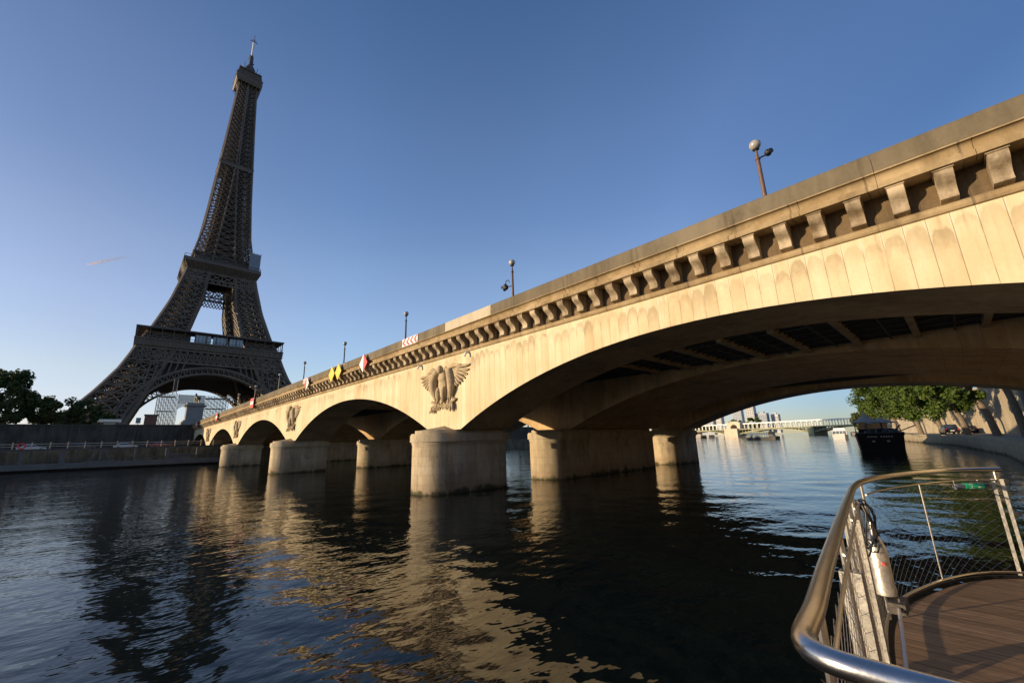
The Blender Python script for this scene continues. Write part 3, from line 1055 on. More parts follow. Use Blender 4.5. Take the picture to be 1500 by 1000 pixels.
# upper shaft
mb = MB()
zu = list(np.linspace(115.7, 190, 17)) + list(np.linspace(195, 276, 21))
for sx in (1, -1):
    for sy in (1, -1):
        lattice_leg(mb, zu, sx, sy, .8, .29, True, 2)
for z0, z1 in zip(zu, zu[1:]):
    a, b = itp(WI, z0), itp(WI, z1)
    o0, o1 = itp(WO, z0), itp(WO, z1)
    for s in (1, -1):
        mb.bar((-a, s * o0, z0), (b, s * o1, z1), .34).bar((a, s * o0, z0), (-b, s * o1, z1), .34)
        mb.bar((s * o0, -a, z0), (s * o1, b, z1), .34).bar((s * o0, a, z0), (s * o1, -b, z1), .34)
        mb.bar((-o0, s * o0, z0), (o0, s * o0, z0), .45).bar((s * o0, -o0, z0), (s * o0, o0, z0), .45)
    for q in ((1.2, 1.2), (-1.2, 1.2), (1.2, -1.2), (-1.2, -1.2)):
        mb.bar((*q, z0), (*q, z1), .5)
    mb.bar((-1.2, -1.2, z0), (1.2, 1.2, z1), .35).bar((1.2, -1.2, z0), (-1.2, 1.2, z1), .35)
    mb.bar((o0 * .55, -o0 * .55, z0), (o1 * .55, -o1 * .55, z1), .45).bar((o0 * .55, o0 * .55, z0), (o1 * .55, o1 * .55, z1), .45)
    mb.box(-o0 * .7, o0 * .7, -o0 * .7, o0 * .7, z0, z0 + .3)
    mb.bar((0, 0, z0), (0, 0, z1), o0 * .5, o0 * .5)
    for s in (-.6, .6):
        mb.bar((s * o0, s * o0 * .5, z0), (s * o1, -s * o1 * .6, z1), .6)
mb.build('upper_shaft', 'tower', tower, world=False, fix=False)
mb = MB()
mb.box(-10, 10, -10, 10, 193, 195.5)
mb.box(-10.3, 10.3, -10.3, 10.3, 195.5, 196)
mb.build('intermediate_landing', 'tower', tower, world=False)
# decorative arches and belts on the four sides
def side(mb_fn):
    for k in range(4):
        yield Matrix.Rotation(k * math.pi / 2, 3, 'Z')
RI, CI = 35.5, 40.2
for k, rot in enumerate(side(None)):
    mb = MB()
    def P(y, z, inset=0.0):
        w_ = itp(WO, z) - inset
        return rot @ Vector((w_, y, z))
    N = 40
    def arc(r, th):
        y = r * math.sin(th)
        return y, CI - RI + r * math.cos(th)
    th = [(-1.42 + 2.84 * j / N) for j in range(N + 1)]
    for a, b in zip(th, th[1:]):
        for r, wd in ((RI, 1.0), (RI + 3.6, .9)):
            mb.bar(P(*arc(r, a)), P(*arc(r, b)), 1.4, wd)
        mb.bar(P(*arc(RI, a)), P(*arc(RI + 3.6, a)), .5)
        mb.bar(P(*arc(RI, a)), P(*arc(RI + 3.6, b)), .28)
        # inner face of the arch
        mb.bar(P(*arc(RI, a), 5), P(*arc(RI, b), 5), 1.0, .8)
        mb.bar(P(*arc(RI + 3.4, a), 5), P(*arc(RI + 3.4, b), 5), 1.0, .8)
        mb.bar(P(*arc(RI, a), 0), P(*arc(RI, b), 5), .4)
        mb.bar(P(*arc(RI, a), 5), P(*arc(RI, b), 0), .4)
        mb.bar(P(*arc(RI, a), 5), P(*arc(RI + 3.4, b), 5), .4)
    # rounded spandrel ribs between the arch and the belt
    for y in (-29, -26, -23, -20, -17, -14, 14, 17, 20, 23, 26, 29):
        z0 = CI - RI + math.sqrt((RI + 3.6) ** 2 - y * y)
        if z0 < 45:
            mb.bar(P(y, z0), P(y * .94, 45.6), .6)
    ar = mb.build('arch', 'tower', tower, world=False, fix=False)
    mb = MB()
    ys = np.linspace(-34, 34, 35)
    for a, b in zip(ys, ys[1:]):
        za, zb_ = [CI - RI + math.sqrt((RI + (-.3 if k == 2 and abs(q) < 19.5 else 3.0 if k else 4.2)) ** 2 - q * q) for q in (a, b)]
        mb.quad(P(a, za, 6.5), P(b, zb_, 6.5), P(b, 54, 6.5), P(a, 54, 6.5))
    mb.build('shade_backing', 'tower_dark', ar, world=False, fix=False)  # dark sheet added so the voids behind the arch read as shaded
    mb = MB()
    # lattice belt under the first platform
    zb0, zb1 = 45.6, 53.0
    n = 22
    for z, h in ((zb0, .9), (zb1, .9)):
        mb.bar(P(-itp(WO, z), z), P(itp(WO, z), z), 1.2, h)
    for j in range(n):
        y0, y1 = -35 + 70 * j / n, -35 + 70 * (j + 1) / n
        mb.bar(P(y0, zb0), P(y1, zb1), .5)
        mb.bar(P(y1, zb0), P(y0, zb1), .5)
        ym = (y0 + y1) / 2
        mb.bar(P(y0, zb0), P(y0, zb1), .42)
        zm = (zb0 + zb1) / 2
        for sgn in (-1, 1):
            mb.bar(P(ym, zm + sgn * 2.3), P(y0, zm), .34)
            mb.bar(P(ym, zm + sgn * 2.3), P(y1, zm), .34)
    mb.bar(P(-itp(WO, 49.3) + .3, 49.3, 6), P(itp(WO, 49.3) - .3, 49.3, 6), .5, 6.6)
    mb.build('belt_girder', 'tower', tower, world=False, fix=False)
    mb = MB()
    for z, h in ((100.6, .7), (103.2, .7), (107.8, .8)):
        mb.bar(P(-itp(WO, z), z), P(itp(WO, z), z), .9, h)
    n = 12
    for j in range(n):
        y0, y1 = -19 + 38 * j / n, -19 + 38 * (j + 1) / n
        for a, b in ((y0, y1), (y1, y0)):
            mb.bar(P(a, 100.6), P(b, 103.2), .5)
    n = 6
    for j in range(n):
        y0, y1 = -18.6 + 37.2 * j / n, -18.6 + 37.2 * (j + 1) / n
        mb.bar(P(y0, 103.2), P(y1, 107.8), .5).bar(P(y1, 103.2), P(y0, 107.8), .5).bar(P(y0, 103.2), P(y0, 107.8), .6)
    n = 9
    for j in range(n):
        y0, y1 = -8 + 16 * j / n, -8 + 16 * (j + 1) / n
        for z0 in (93.5, 96.5):
            mb.bar(P(y0, z0, 9), P(y1, z0 + 3, 9), .4).bar(P(y1, z0, 9), P(y0, z0 + 3, 9), .4)
    mb.build('belt_girder', 'tower', tower, world=False, fix=False)
# platforms
def frustum(mb, w0, z0, w1, z1, hole0=0, hole1=0):
    a = [(sx * w0, sy * w0, z0) for sx, sy in ((-1, -1), (1, -1), (1, 1), (-1, 1))]
    b = [(sx * w1, sy * w1, z1) for sx, sy in ((-1, -1), (1, -1), (1, 1), (-1, 1))]
    for i in range(4):
        j = (i + 1) % 4
        mb.quad(a[i], a[j], b[j], b[i])
def frame(mb, wo, wi, z0, z1):
    mb.box(-wo, wo, -wo, -wi, z0, z1)
    mb.box(-wo, wo, wi, wo, z0, z1)
    mb.box(-wo, -wi, -wi, wi, z0, z1)
    mb.box(wi, wo, -wi, wi, z0, z1)
plat = MB()
frustum(plat, 34.3, 53.0, 35.3, 54.2)
frustum(plat, 35.3, 54.2, 35.4, 57.6)
frame(plat, 36.0, 14.0, 57.6, 58.3)
for rot in side(None):
    for j in range(23):
        y = -35 + 70 * j / 22
        plat.bar(rot @ Vector((35.55, y, 53.6)), rot @ Vector((35.75, y, 57.6)), .5, .5)
fp = plat.build('first_platform', 'tower', tower, world=False, fix=False)
mb = MB()
frame(mb, 36.0, 24.5, 63.9, 64.7)
mb.build('gallery_roof', 'tower_dark', fp, world=False)
mb = MB()
for rot in side(None):
    for j in range(15):
        y = -35 + 70 * j / 14
        mb.bar(rot @ Vector((35.4, y, 58.3)), rot @ Vector((35.4, y, 63.9)), .3)
        mb.bar(rot @ Vector((28, y * .8, 58.3)), rot @ Vector((28, y * .8, 63.9)), .5)
    mb.bar(rot @ Vector((35.6, -35.6, 59.5)), rot @ Vector((35.6, 35.6, 59.5)), .2)
    mb.bar(rot @ Vector((30.5, -29, 61)), rot @ Vector((30.5, -12, 61)), .3, 5.6)
    mb.bar(rot @ Vector((30.5, 16.5, 61)), rot @ Vector((30.5, 29, 61)), .3, 5.6)
mb.build('gallery', 'tower_dark', fp, world=False, fix=False)
for y0, y1 in ((-10.3, -2.6), (-1.6, 5.6), (6.6, 13.6)):
    mb = MB()
    mb.box(33.2, 33.5, y0, y1, 58.9, 63.3)
    o = mb.build('glass_panel', 'tower_glass', fp, world=False)
    mb = MB()
    for y in np.linspace(y0, y1, 5):
        mb.box(33.45, 33.62, y - .08, y + .08, 58.7, 63.5)
    mb.box(33.45, 33.6, y0, y1, 63.3, 63.6)
    mb.build('mullion', 'tower_dark', o, world=False)
plat = MB()
frustum(plat, 17.8, 107.9, 18.6, 109.5)
frustum(plat, 18.6, 109.5, 20.6, 113.2)
frame(plat, 20.9, 6.0, 113.2, 113.9)
frustum(plat, 20.9, 113.9, 20.7, 115.4)
for rot in side(None):
    for j in range(19):
        y = -18 + 36 * j / 18
        plat.bar(rot @ Vector((18.7, y, 108.2)), rot @ Vector((20.8, y * 1.12, 113.2)), .35, .5)
    plat.bar(rot @ Vector((20.6, -20.6, 117)), rot @ Vector((20.6, 20.6, 117)), .18)
    for j in range(16):
        y = -20 + 40 * j / 15
        plat.bar(rot @ Vector((20.6, y, 115.4)), rot @ Vector((20.6, y, 117)), .15)
sp = plat.build('second_platform', 'tower', tower, world=False, fix=False)
mb = MB()
frame(mb, 15.6, 6.4, 115.9, 121)
frame(mb, 17, 6, 121, 121.5)
mb.build('gallery', 'tower_dark', sp, world=False)
mb = MB()
mb.box(19.4, 19.6, 13.6, 19.6, 115.6, 127.5)
mb.box(13, 19.4, 19.45, 19.6, 115.6, 127.5)
o = mb.build('safety_net', 'net', sp, world=False)
mb = MB()
for y in (13.5, 15.5, 17.6, 19.7):
    mb.bar((19.8, y, 115.4), (19.8, y, 128.6), .22)
for z in (118, 121, 124, 127.6):
    mb.bar((19.8, 13.4, z), (19.8, 19.9, z), .16)
mb.build('scaffold_frame', 'scaf', o, world=False)
# summit
mb = MB()
frustum(mb, 7.6, 268, 8.4, 270)
frustum(mb, 8.4, 270, 8.4, 274)
frame(mb, 8.3, 4, 269.9, 270.2)
frame(mb, 8.6, 3, 274, 274.6)
frustum(mb, 7.6, 274.6, 6.6, 280)
frame(mb, 7.4, 2, 280, 280.6)
for rot in side(None):
    for j in range(7):
        y = -8 + 16 * j / 6
        mb.bar(rot @ Vector((5.8, y * .7, 263)), rot @ Vector((8.2, y, 269)), .3)
        mb.bar(rot @ Vector((8.5, y, 270)), rot @ Vector((7.2, y * .85, 280)), .25)
mb.build('summit_cabin', 'tower', tower, world=False, fix=False)
mb = MB()
mb.lathe([(6.2, 280.6), (6.0, 282.5), (4.6, 283.0), (4.2, 286), (3.0, 288.5), (1.6, 291), (1.5, 293), (1.2, 300)], (0, 0, 0), 8)
for k in range(10):
    a = k * .7
    mb.bar((5.8 * math.cos(a), 5.8 * math.sin(a), 281), (6.8 * math.cos(a), 6.8 * math.sin(a), 286 + (k % 3)), .25)
    mb.bar((1.5 * math.cos(a), 1.5 * math.sin(a), 291 + k), (2.1 * math.cos(a), 2.1 * math.sin(a), 291.6 + k), .5)
mb.build('summit_mast', 'tower_dark', tower, world=False)
mb = MB()
mb.tube([(0, 0, 300), (0, 0, 313.5)], .75, 10)
mb.build('antenna', 'white', tower, world=False, smooth=True)
mb = MB()
mb.bar((-2.6, 0, 314.5), (2.6, 0, 314.5), .35).bar((0, -2.6, 314.5), (0, 2.6, 314.5), .35).bar((0, 0, 313), (0, 0, 321), .3)
mb.bar((-1.6, 0, 316), (1.6, 0, 316), .25).bar((0, -1.6, 316), (0, 1.6, 316), .25)
mb.build('antenna_tip', 'brick', tower, world=False)

# scaffolding under the tower
def scaffold(x, y0, y1, z1, nx, ny, nz, label, depth=6.0):
    t = thing('scaffolding', (x, (y0 + y1) / 2, 8.9), label, 'scaffolding', 'scaffolding towers under the iron tower')
    mb = MB()
    for i in range(nx + 1):
        X = x - depth * i / nx
        for j in range(ny + 1):
            Y = y0 + (y1 - y0) * j / ny
            mb.bar((X, Y, 8.9), (X, Y, z1), .16)
        for k in range(1, nz + 1):
            Z = 8.9 + (z1 - 8.9) * k / nz
            mb.bar((X, y0, Z), (X, y1, Z), .07)
            for j in range(ny):
                a, b = y0 + (y1 - y0) * j / ny, y0 + (y1 - y0) * (j + 1) / ny
                if (j + k + i) % 2:
                    a, b = b, a
                mb.bar((X, a, Z - (z1 - 8.9) / nz), (X, b, Z), .11)
    if label.startswith('tall'):
        for Y in (y0 + 5.2, y0 + 6.6):
            for X in (x, x - 1.2):
                mb.bar((X, Y, z1), (X, Y, z1 + 7), .2)
        for k in range(7):
            mb.bar((x, y0 + 5.2, z1 + k), (x, y0 + 6.6, z1 + k + 1), .14)
    mb.build('tube_frame', 'scaf', t, fix=False)
    for k in range(4, nz + 1, 5):
        Z = 8.9 + (z1 - 8.9) * k / nz
        mb = MB()
        mb.box(x - depth, x, y0 + .5, y1 - 1.2, Z - .1, Z)
        mb.build('plank', 'tower_dark', t)
scaffold(-235, -4.6, 3.2, 29.8, 1, 9, 15, 'tall pale tube scaffolding left of the statue pedestal, under the tower arch')
t = thing('safety_net', (-236, 8, 24), 'grey debris net hung between the two scaffolding towers behind the statue', 'net')
mb = MB()
for k in range(31):
    y = 3.4 + 10 * k / 30
    sag = 2.3 * math.sin(math.pi * k / 30)
    mb.bar((-236, y, 22.5 + sag), (-236, y, 29.3), .2, .05)
for k in range(14):
    mb.bar((-236, 3.4, 29.3 - k * .5), (-236, 13.4, 29.3 - k * .5), .12, .2) if k < 9 else None
mb.build('mesh', 'tower_dark', t, fix=False)
mb = MB()
mb.bar((-236, 3.2, 29.4), (-236, 13.6, 29.4), .2)
mb.build('cable', 'scaf', t)
scaffold(-235, 13.6, 23.6, 29.3, 1, 8, 20, 'netted pale scaffolding right of the statue pedestal, just above the bridge parapet')

# ---------------------------------------------------------------- statue on its pedestal
t = thing('equestrian_statue', (-133, .3, 8.9), 'dark statue of a man and horse on a tall grey pedestal by the bridge', 'statue')
mb = MB()
mb.box(-135.6, -130.4, -2.6, 3.2, 8.9, 10.9)
mb.box(-135.2, -130.8, -2.2, 2.8, 10.9, 11.4)
mb.box(-134.8, -131.2, -1.75, 2.3, 11.4, 15.2)
mb.box(-135.0, -131.0, -1.95, 2.5, 15.2, 15.5)
mb.box(-135.3, -130.7, -2.35, 2.9, 15.5, 15.85)
mb.box(-134.9, -131.1, -1.8, 2.4, 15.85, 16.4)
mb.build('pedestal', 'slate', t, bevel=.05)
mb = MB()
zb = 16.4
def limb(pts, r, n=8):
    mb.tube(pts, r, n)
hx = -133.0
limb([(hx, 2.0, zb + 1.7), (hx, 1.4, zb + 1.8), (hx, .5, zb + 1.65), (hx, -.3, zb + 1.8), (hx, -.7, zb + 2.0)], [.25, .5, .48, .55, .35], 12)
limb([(hx, -.5, zb + 1.9), (hx, -.95, zb + 2.5), (hx, -1.25, zb + 2.95)], [.42, .32, .22], 10)
limb([(hx, -1.15, zb + 3.0), (hx, -1.45, zb + 2.85), (hx, -1.75, zb + 2.5)], [.22, .2, .12], 8)
limb([(hx, 1.9, zb + 1.9), (hx, 2.25, zb + 1.5), (hx, 2.3, zb + .8)], [.12, .16, .05], 6)
for dx in (-.25, .25):
    limb([(hx + dx, -.4, zb + 1.5), (hx + dx, -.5, zb + .8), (hx + dx, -.45, zb + .1), (hx + dx, -.55, zb)], [.24, .13, .09, .12])
    limb([(hx + dx, 1.6, zb + 1.6), (hx + dx, 1.45, zb + .95), (hx + dx, 1.75, zb + .55), (hx + dx, 1.65, zb)], [.32, .17, .1, .12])
mb.v = [(-133 + (b - .3), .3 - (a + 133), c) for a, b, c in mb.v]
mb.build('horse', 'bronze', t, smooth=True)
mb = MB()
mx = -132.2
limb([(mx, .25, zb), (mx, .25, zb + .5), (mx, .28, zb + 1.0)], [.1, .13, .17])
limb([(mx, .65, zb), (mx, .6, zb + .5), (mx, .52, zb + 1.0)], [.1, .13, .17])
limb([(mx, .4, zb + .95), (mx, .4, zb + 1.4), (mx, .4, zb + 1.75), (mx, .4, zb + 1.9), (mx, .4, zb + 2.0)], [.26, .26, .34, .16, .12], 10)
mb.ball((mx, .4, zb + 2.18), (.16, .15, .2), 10, 8)
limb([(mx, .08, zb + 1.75), (mx + .05, -.2, zb + 1.45), (mx - .1, -.5, zb + 1.7)], [.12, .09, .07])
limb([(mx, .72, zb + 1.75), (mx + .05, .9, zb + 1.35), (mx + .1, .85, zb + 1.0)], [.12, .09, .07])
mb.v = [(-133 + (b - .3), .3 - (a + 133) + 1.6, c) for a, b, c in mb.v]
mb.build('man', 'bronze', t, smooth=True)

# ---------------------------------------------------------------- trees
def leaves(cx, cy, cz, rx, ry, rz, n, size, rnd, clumps=26, flat=.75):
    ctr = []
    for _ in range(clumps):
        while True:
            q = rnd.uniform(-1, 1, 3)
            d = np.linalg.norm(q)
            if .15 < d < 1:
                break
        q = q / d * (d ** .45) * .86
        ctr.append((q, rnd.uniform(.14, .36)))
    V = np.zeros((n, 4, 3))
    ci = rnd.integers(0, clumps, n)
    base = np.array([ctr[i][0] for i in ci])
    rr = np.array([ctr[i][1] for i in ci])
    dirs = rnd.normal(size=(n, 3))
    dirs /= np.linalg.norm(dirs, axis=1)[:, None]
    rad = rnd.random(n) ** .5
    p = base + dirs * (rr * rad)[:, None]
    p *= np.array([rx, ry, rz])
    p += np.array([cx, cy, cz])
    nrm = dirs * .7 + rnd.normal(size=(n, 3)) * .5 + np.array([0, 0, .35])
    nrm /= np.linalg.norm(nrm, axis=1)[:, None]
    a = np.cross(nrm, rnd.normal(size=(n, 3)))
    a /= np.linalg.norm(a, axis=1)[:, None]
    b = np.cross(nrm, a)
    s = size * rnd.uniform(.6, 1.3, n)[:, None]
    V[:, 0] = p - a * s
    V[:, 1] = p - b * s * flat
    V[:, 2] = p + a * s
    V[:, 3] = p + b * s * flat
    return V.reshape(-1, 3), ctr
def tree(name, x, y, z, h, crown_z, rx, ry, rz, n, size, leafm, label, group, seed, lean=(0, 0), trunk_r=.3, bark='trunk', cat='tree', clumps=26):
    rnd = np.random.default_rng(seed)
    t = thing(name, (x, y, z), label, cat, group)
    cx, cy = lean
    V, ctr = leaves(cx, cy, crown_z, rx, ry, rz, n, size, rnd, clumps)
    me = bpy.data.meshes.new('crown')
    me.from_pydata([tuple(v) for v in V], [], [tuple(range(4 * i, 4 * i + 4)) for i in range(n)])
    me.materials.append(MT[leafm])
    o = bpy.data.objects.new('crown', me)
    col.objects.link(o)
    o.parent = t
    mb = MB()
    fork = crown_z - rz * .55
    k = fork / max(crown_z, .1)
    mb.tube([(0, 0, -.2), (cx * k * .2, cy * k * .2, fork * .5), (cx * k * .7, cy * k * .7, fork), (cx * .97, cy * .97, crown_z + rz * .3)], [trunk_r * 1.25, trunk_r, trunk_r * .8, trunk_r * .25], 9)
    for q, r in ctr[:12]:
        e = Vector((cx + q[0] * rx * .8, cy + q[1] * ry * .8, crown_z + q[2] * rz * .8))
        s0 = Vector((cx * k * .7, cy * k * .7, fork))
        m = s0.lerp(e, .5) + Vector((0, 0, rz * .12))
        mb.tube([s0, m, e], [trunk_r * .5, trunk_r * .28, trunk_r * .08], 6)
    mb.build('trunk', bark, t, smooth=True, world=False)
    return t
LT = 'trees on the far bank left of the tower'
tree('tree', -141, -46, 8.9, 14, 7.2, 6.0, 6.4, 6.8, 9000, .38, 'leaf_dark', 'broad dark green tree at the left edge of the picture', LT, 1, trunk_r=.5)
tree('tree', -136, -36, 8.9, 14, 7.6, 5.2, 5.4, 6.8, 9000, .36, 'leaf_dark', 'tallest dark rounded tree on the far bank, left of the tower', LT, 2, trunk_r=.5)
tree('tree', -138, -30.5, 8.9, 10, 4.4, 4.0, 3.4, 4.4, 4500, .32, 'leaf_dark', 'dark lower tree beneath the right flank of the tallest rounded tree', LT, 3)
tree('tree', -131, -38, 8.9, 8, 3.2, 3.0, 5.4, 3.2, 5000, .28, 'leaf_olive', 'low olive green tree in front of the tallest dark tree, above the wall', LT, 4)
tree('tree', -134, -26.3, 8.9, 8, 4.0, 3.2, 3.8, 3.9, 5000, .26, 'leaf_olive', 'small olive tree with a thin trunk, next left of the tower foot', LT, 5, trunk_r=.2)
tree('tree', -134, -22.3, 8.9, 8, 4.2, 3.2, 3.3, 3.8, 4500, .26, 'leaf_dark', 'small dark tree right in front of the left tower foot', LT, 6, trunk_r=.2)
tree('tree', -137, -18.2, 8.9, 6, 2.6, 2.4, 2.2, 2.0, 1500, .28, 'leaf_dark', 'lowest dark bush shaped tree at the tower foot, right of the small dark tree', LT, 7, trunk_r=.18)
# right bank plane trees
PG = 'plane trees along the right quay'
pl = [(26.2, 41, 9.5, 3.0, 3.4, 2.6, (-.7, 1.5), .5, 'thick dark leaning trunk of the nearest plane tree, before the sunlit wall'),
      (26.0, 52, 8.6, 3.6, 4.2, 3.2, (-1.2, 1), .30, 'slim pale plane trunk, next left of the thick dark trunk'),
      (24.6, 66, 7.8, 4.4, 5.0, 3.6, (-2.4, 1), .34, 'plane tree with low green boughs hanging just right of the parked black car'),
      (22.2, 82, 7.2, 4.8, 5.4, 4.2, (-2.2, 1), .36, 'plane tree with pale trunk behind the parked black car'),
      (19.2, 98, 7.6, 5.6, 6.0, 5.0, (-2.6, 1), .36, 'plane tree with two pale stems, left of the parked black car'),
      (15.5, 114, 8.4, 6.2, 6.6, 5.6, (-2.6, 2), .4, 'dense plane tree rising behind the tent on the black barge'),
      (10.5, 134, 9.4, 6.6, 7.4, 6.6, (-2.6, 2), .4, 'bushy plane tree at the left end of the row, against the sky')]
for k, (x, y, cz, rx, ry, rz, ln, tr, lb) in enumerate(pl):
    tree('plane_tree', x, y, 1.66, 12, cz, rx, ry, rz, 11000, .19 + .008 * k, 'leaf', lb, PG, 20 + k, ln, tr, clumps=36)
tree('tree', -2, 190, 1.66, 10, 5.0, 5, 6, 4.5, 1800, .5, 'leaf_olive', 'low round tree on the right quay, between the white river boat and the white viaduct', PG, 31, (0, 0), .3)

# trees far behind the viaduct and dark ones seen through the piers
FG = 'trees behind the white viaduct'
for k, (x, y, h, rx, lb) in enumerate(((-207, 660, 20, 14, 'round tree above the viaduct, just left of its stone arch'),
                                       (-178, 640, 22, 10, 'round tree behind the viaduct, right of its stone arch'),
                                       (-255, 640, 14, 26, 'low spreading tree at the left end of the viaduct'))):
    tree('tree', x, y, 4, h, h * .62, rx, rx, h * .4, 1500, 1.3, 'leaf', lb, FG, 40 + k, (0, 0), .6)
GG = 'dark trees on the far bank beyond the bridge'
for k in range(6):
    x, y = -128 - (k % 2) * 7, 78 + k * 13
    tree('tree', x, y, 8.9, 12, 8, 6, 6.5, 5.5, 900, .8, 'leaf_dark', 'dark tree seen through the gap between the bridge piers, behind the houseboat', GG, 60 + k, (0, 0), .4)

# ---------------------------------------------------------------- floating jetty on the far bank
t = thing('floating_jetty', (-84, -30, 0), 'long grey floating jetty with framed railings in front of the far quay', 'jetty')
mb = MB()
mb.box(-88.5, -83.2, -120, 1.2, -.4, .4)
mb.build('hull', 'hull_black', t)
mb = MB()
mb.box(-88.6, -82.9, -120, 1.3, .4, 1.25)
mb.build('fascia', 'pontoon', t)
mb = MB()
mb.box(-83.4, -83.0, -120, 1.3, 3.45, 3.75)
mb.box(-83.3, -83.1, -120, 1.3, 1.85, 1.98)
mb.build('rail_band', 'pontoon_dark', t)
y = -118.0
k = 0
while y < 1:
    mb = MB()
    wd = .16 if k % 3 else .3
    mb.box(-83.45, -83.05, y - wd, y + wd, 1.25, 3.45)
    if k % 5 == 2:
        mb.bar((-83.3, y - 1.4, 1.25), (-83.3, y - .5, 3.4), .28).bar((-83.3, y + 1.4, 1.25), (-83.3, y + .5, 3.4), .28)
        mb.box(-83.6, -83.0, y - 2, y + 2, 1.25, 1.5)
    if k % 7 == 3:
        mb.box(-83.32, -83.22, y + .4, y + 3.6, 1.3, 2.3)
    mb.build('frame_post', 'pontoon', t)
    y += 4.6
    k += 1
y = -60.0
while y < 0.5:
    mb = MB()
    mb.box(-83.27, -83.13, y - .07, y + .07, 3.75, 4.85)
    mb.build('rail_post', 'post_wood', t)
    y += 2.05
mb = MB()
mb.bar((-83.2, -60, 4.55), (-83.2, .6, 4.55), .05)
mb.bar((-83.2, -60, 4.15), (-83.2, .6, 4.15), .04)
mb.build('guard_wire', 'wire', t)
mb = MB()
mb.tube([(-82.95, -26.2 + .42 * math.cos(a), 4.25 + .42 * math.sin(a)) for a in [k * math.pi / 8 for k in range(17)]], .10, 6, False)
tag(mb.build('life_ring', 'red', t, smooth=True))

# kiosks on the far bank
t = thing('brick_kiosk', (-131, -9.2, 8.9), 'small brown brick block above the wall, left of the scaffolding', 'kiosk')
mb = MB()
mb.box(-132, -129.5, -10.6, -8.0, 8.9, 12.4)
mb.build('wall', 'brick', t)
mb = MB()
mb.box(-132.2, -129.3, -10.8, -7.8, 12.4, 12.75)
mb.build('roof', 'tower_dark', t)
t = thing('info_sign', (-131, -11.8, 8.9), 'small blue square sign on a post above the wall, left of the brick block', 'sign')
mb = MB()
mb.bar((-131, -11.8, 8.9), (-131, -11.8, 10.4), .12)
mb.build('post', 'dark_metal', t)
mb = MB()
mb.box(-131.1, -130.95, -12.3, -11.3, 10.4, 11.9)
mb.build('panel', 'net', t)
t = thing('refreshment_kiosk', (-131, -17.3, 8.9), 'low white roofed stall above the wall at the left tower foot', 'kiosk')
mb = MB()
mb.box(-132.5, -129.5, -19, -15.6, 8.9, 10.6)
mb.build('wall', 'pontoon', t)
mb = MB()
mb.prism_z([(-133, -19.4), (-129.1, -19.4), (-129.1, -15.2), (-133, -15.2)], 10.6, 11.3)
mb.build('roof', 'car_silver', t)
mb = MB()
mb.box(-129.5, -129.44, -18.4, -16.2, 9.6, 10.4)
mb.build('counter_window', 'glass_dark', t)

# ---------------------------------------------------------------- cars
def car_mesh(t, L=4.4, W=1.8, H=1.5, paint='car_paint', suv=False):
    """length along y, centred, wheels on z=0, rear towards -y"""
    mb = MB()
    h0 = .32
    prof = [(-L / 2, h0 + .1), (-L / 2, h0 + .55), (-L / 2 + .12, .92 if not suv else 1.02), (-L * .30, .96 if not suv else 1.04), (L * .16, .96 if not suv else 1.04), (L / 2 - .15, .80 if not suv else .92), (L / 2, h0 + .3), (L / 2, h0), (-L / 2 + .1, h0)]
    mb.prism_x(prof, -W / 2, W / 2)
    top = [(-L / 2 + (.25 if suv else .55), 1.0), (-L / 2 + (.45 if suv else 1.05), H), (L * .05, H), (L * .22, 1.0)]
    k = len(mb.v)
    for x, y, z in [(s * (W / 2 - (.22 if z > 1.1 else .06)), y, z) for s in (-1, 1) for y, z in top]:
        mb.v.append((x, y, z))
    mb.f += [(k, k + 1, k + 2, k + 3), (k + 7, k + 6, k + 5, k + 4), (k, k + 4, k + 5, k + 1), (k + 1, k + 5, k + 6, k + 2), (k + 2, k + 6, k + 7, k + 3)]
    body = mb.build('body', paint, t, world=False, bevel=.05)
    mb = MB()
    ya, yb = top[0][0], top[1][0]
    mb.quad((-W / 2 + .2, ya + .04 - .02, 1.06), (W / 2 - .2, ya + .02, 1.06), (W / 2 - .3, yb - .06, H - .1), (-W / 2 + .3, yb - .06, H - .1))
    mb.build('rear_window', 'glass_dark', t, world=False)
    for s in (-1, 1):
        mb = MB()
        mb.quad((s * (W / 2 - .045), top[0][0] + .35, 1.05), (s * (W / 2 - .045), top[3][0] - .3, 1.05), (s * (W / 2 - .19), top[2][0] + .02, H - .1), (s * (W / 2 - .19), top[1][0] + .1, H - .1))
        mb.build('side_window', 'glass_dark', t, world=False)
        mb = MB()
        mb.box(s * W / 2 - .16 * s - .1, s * W / 2 - .16 * s + .1, -L / 2 - .015, -L / 2 + .05, .78, .98)
        mb.build('tail_lamp', 'tail', t, world=False)
        for yy in (-L * .31, L * .31):
            mb = MB()
            mb.tube([(s * (W / 2 - .2), yy, .32), (s * (W / 2 + .01), yy, .32)], .32, 16)
            w_ = mb.build('wheel', 'tyre', t, world=False, smooth=True)
            mb = MB()
            mb.tube([(s * (W / 2 - .05), yy, .32), (s * (W / 2 + .02), yy, .32)], .19, 12)
            mb.build('rim', 'galv', w_, world=False, smooth=True)
    mb = MB()
    mb.box(-.26, .26, -L / 2 - .012, -L / 2 + .01, .62, .74)
    mb.build('number_plate', 'white', t, world=False)
t = thing('parked_car', (20.0, 96, 1.665), 'black estate car parked on the right quay below the sunlit wall, rear towards us', 'car', 'cars parked on the right quay', R(12))
car_mesh(t, 4.6, 1.9, 1.75, 'car_paint', True)
t = thing('parked_car', (22.6, 104, 1.665), 'smaller dark car parked right behind the black estate car', 'car', 'cars parked on the right quay', R(12))
car_mesh(t, 4.1, 1.75, 1.45, 'car_paint')
CG = 'cars parked along the far quay'
cars = []
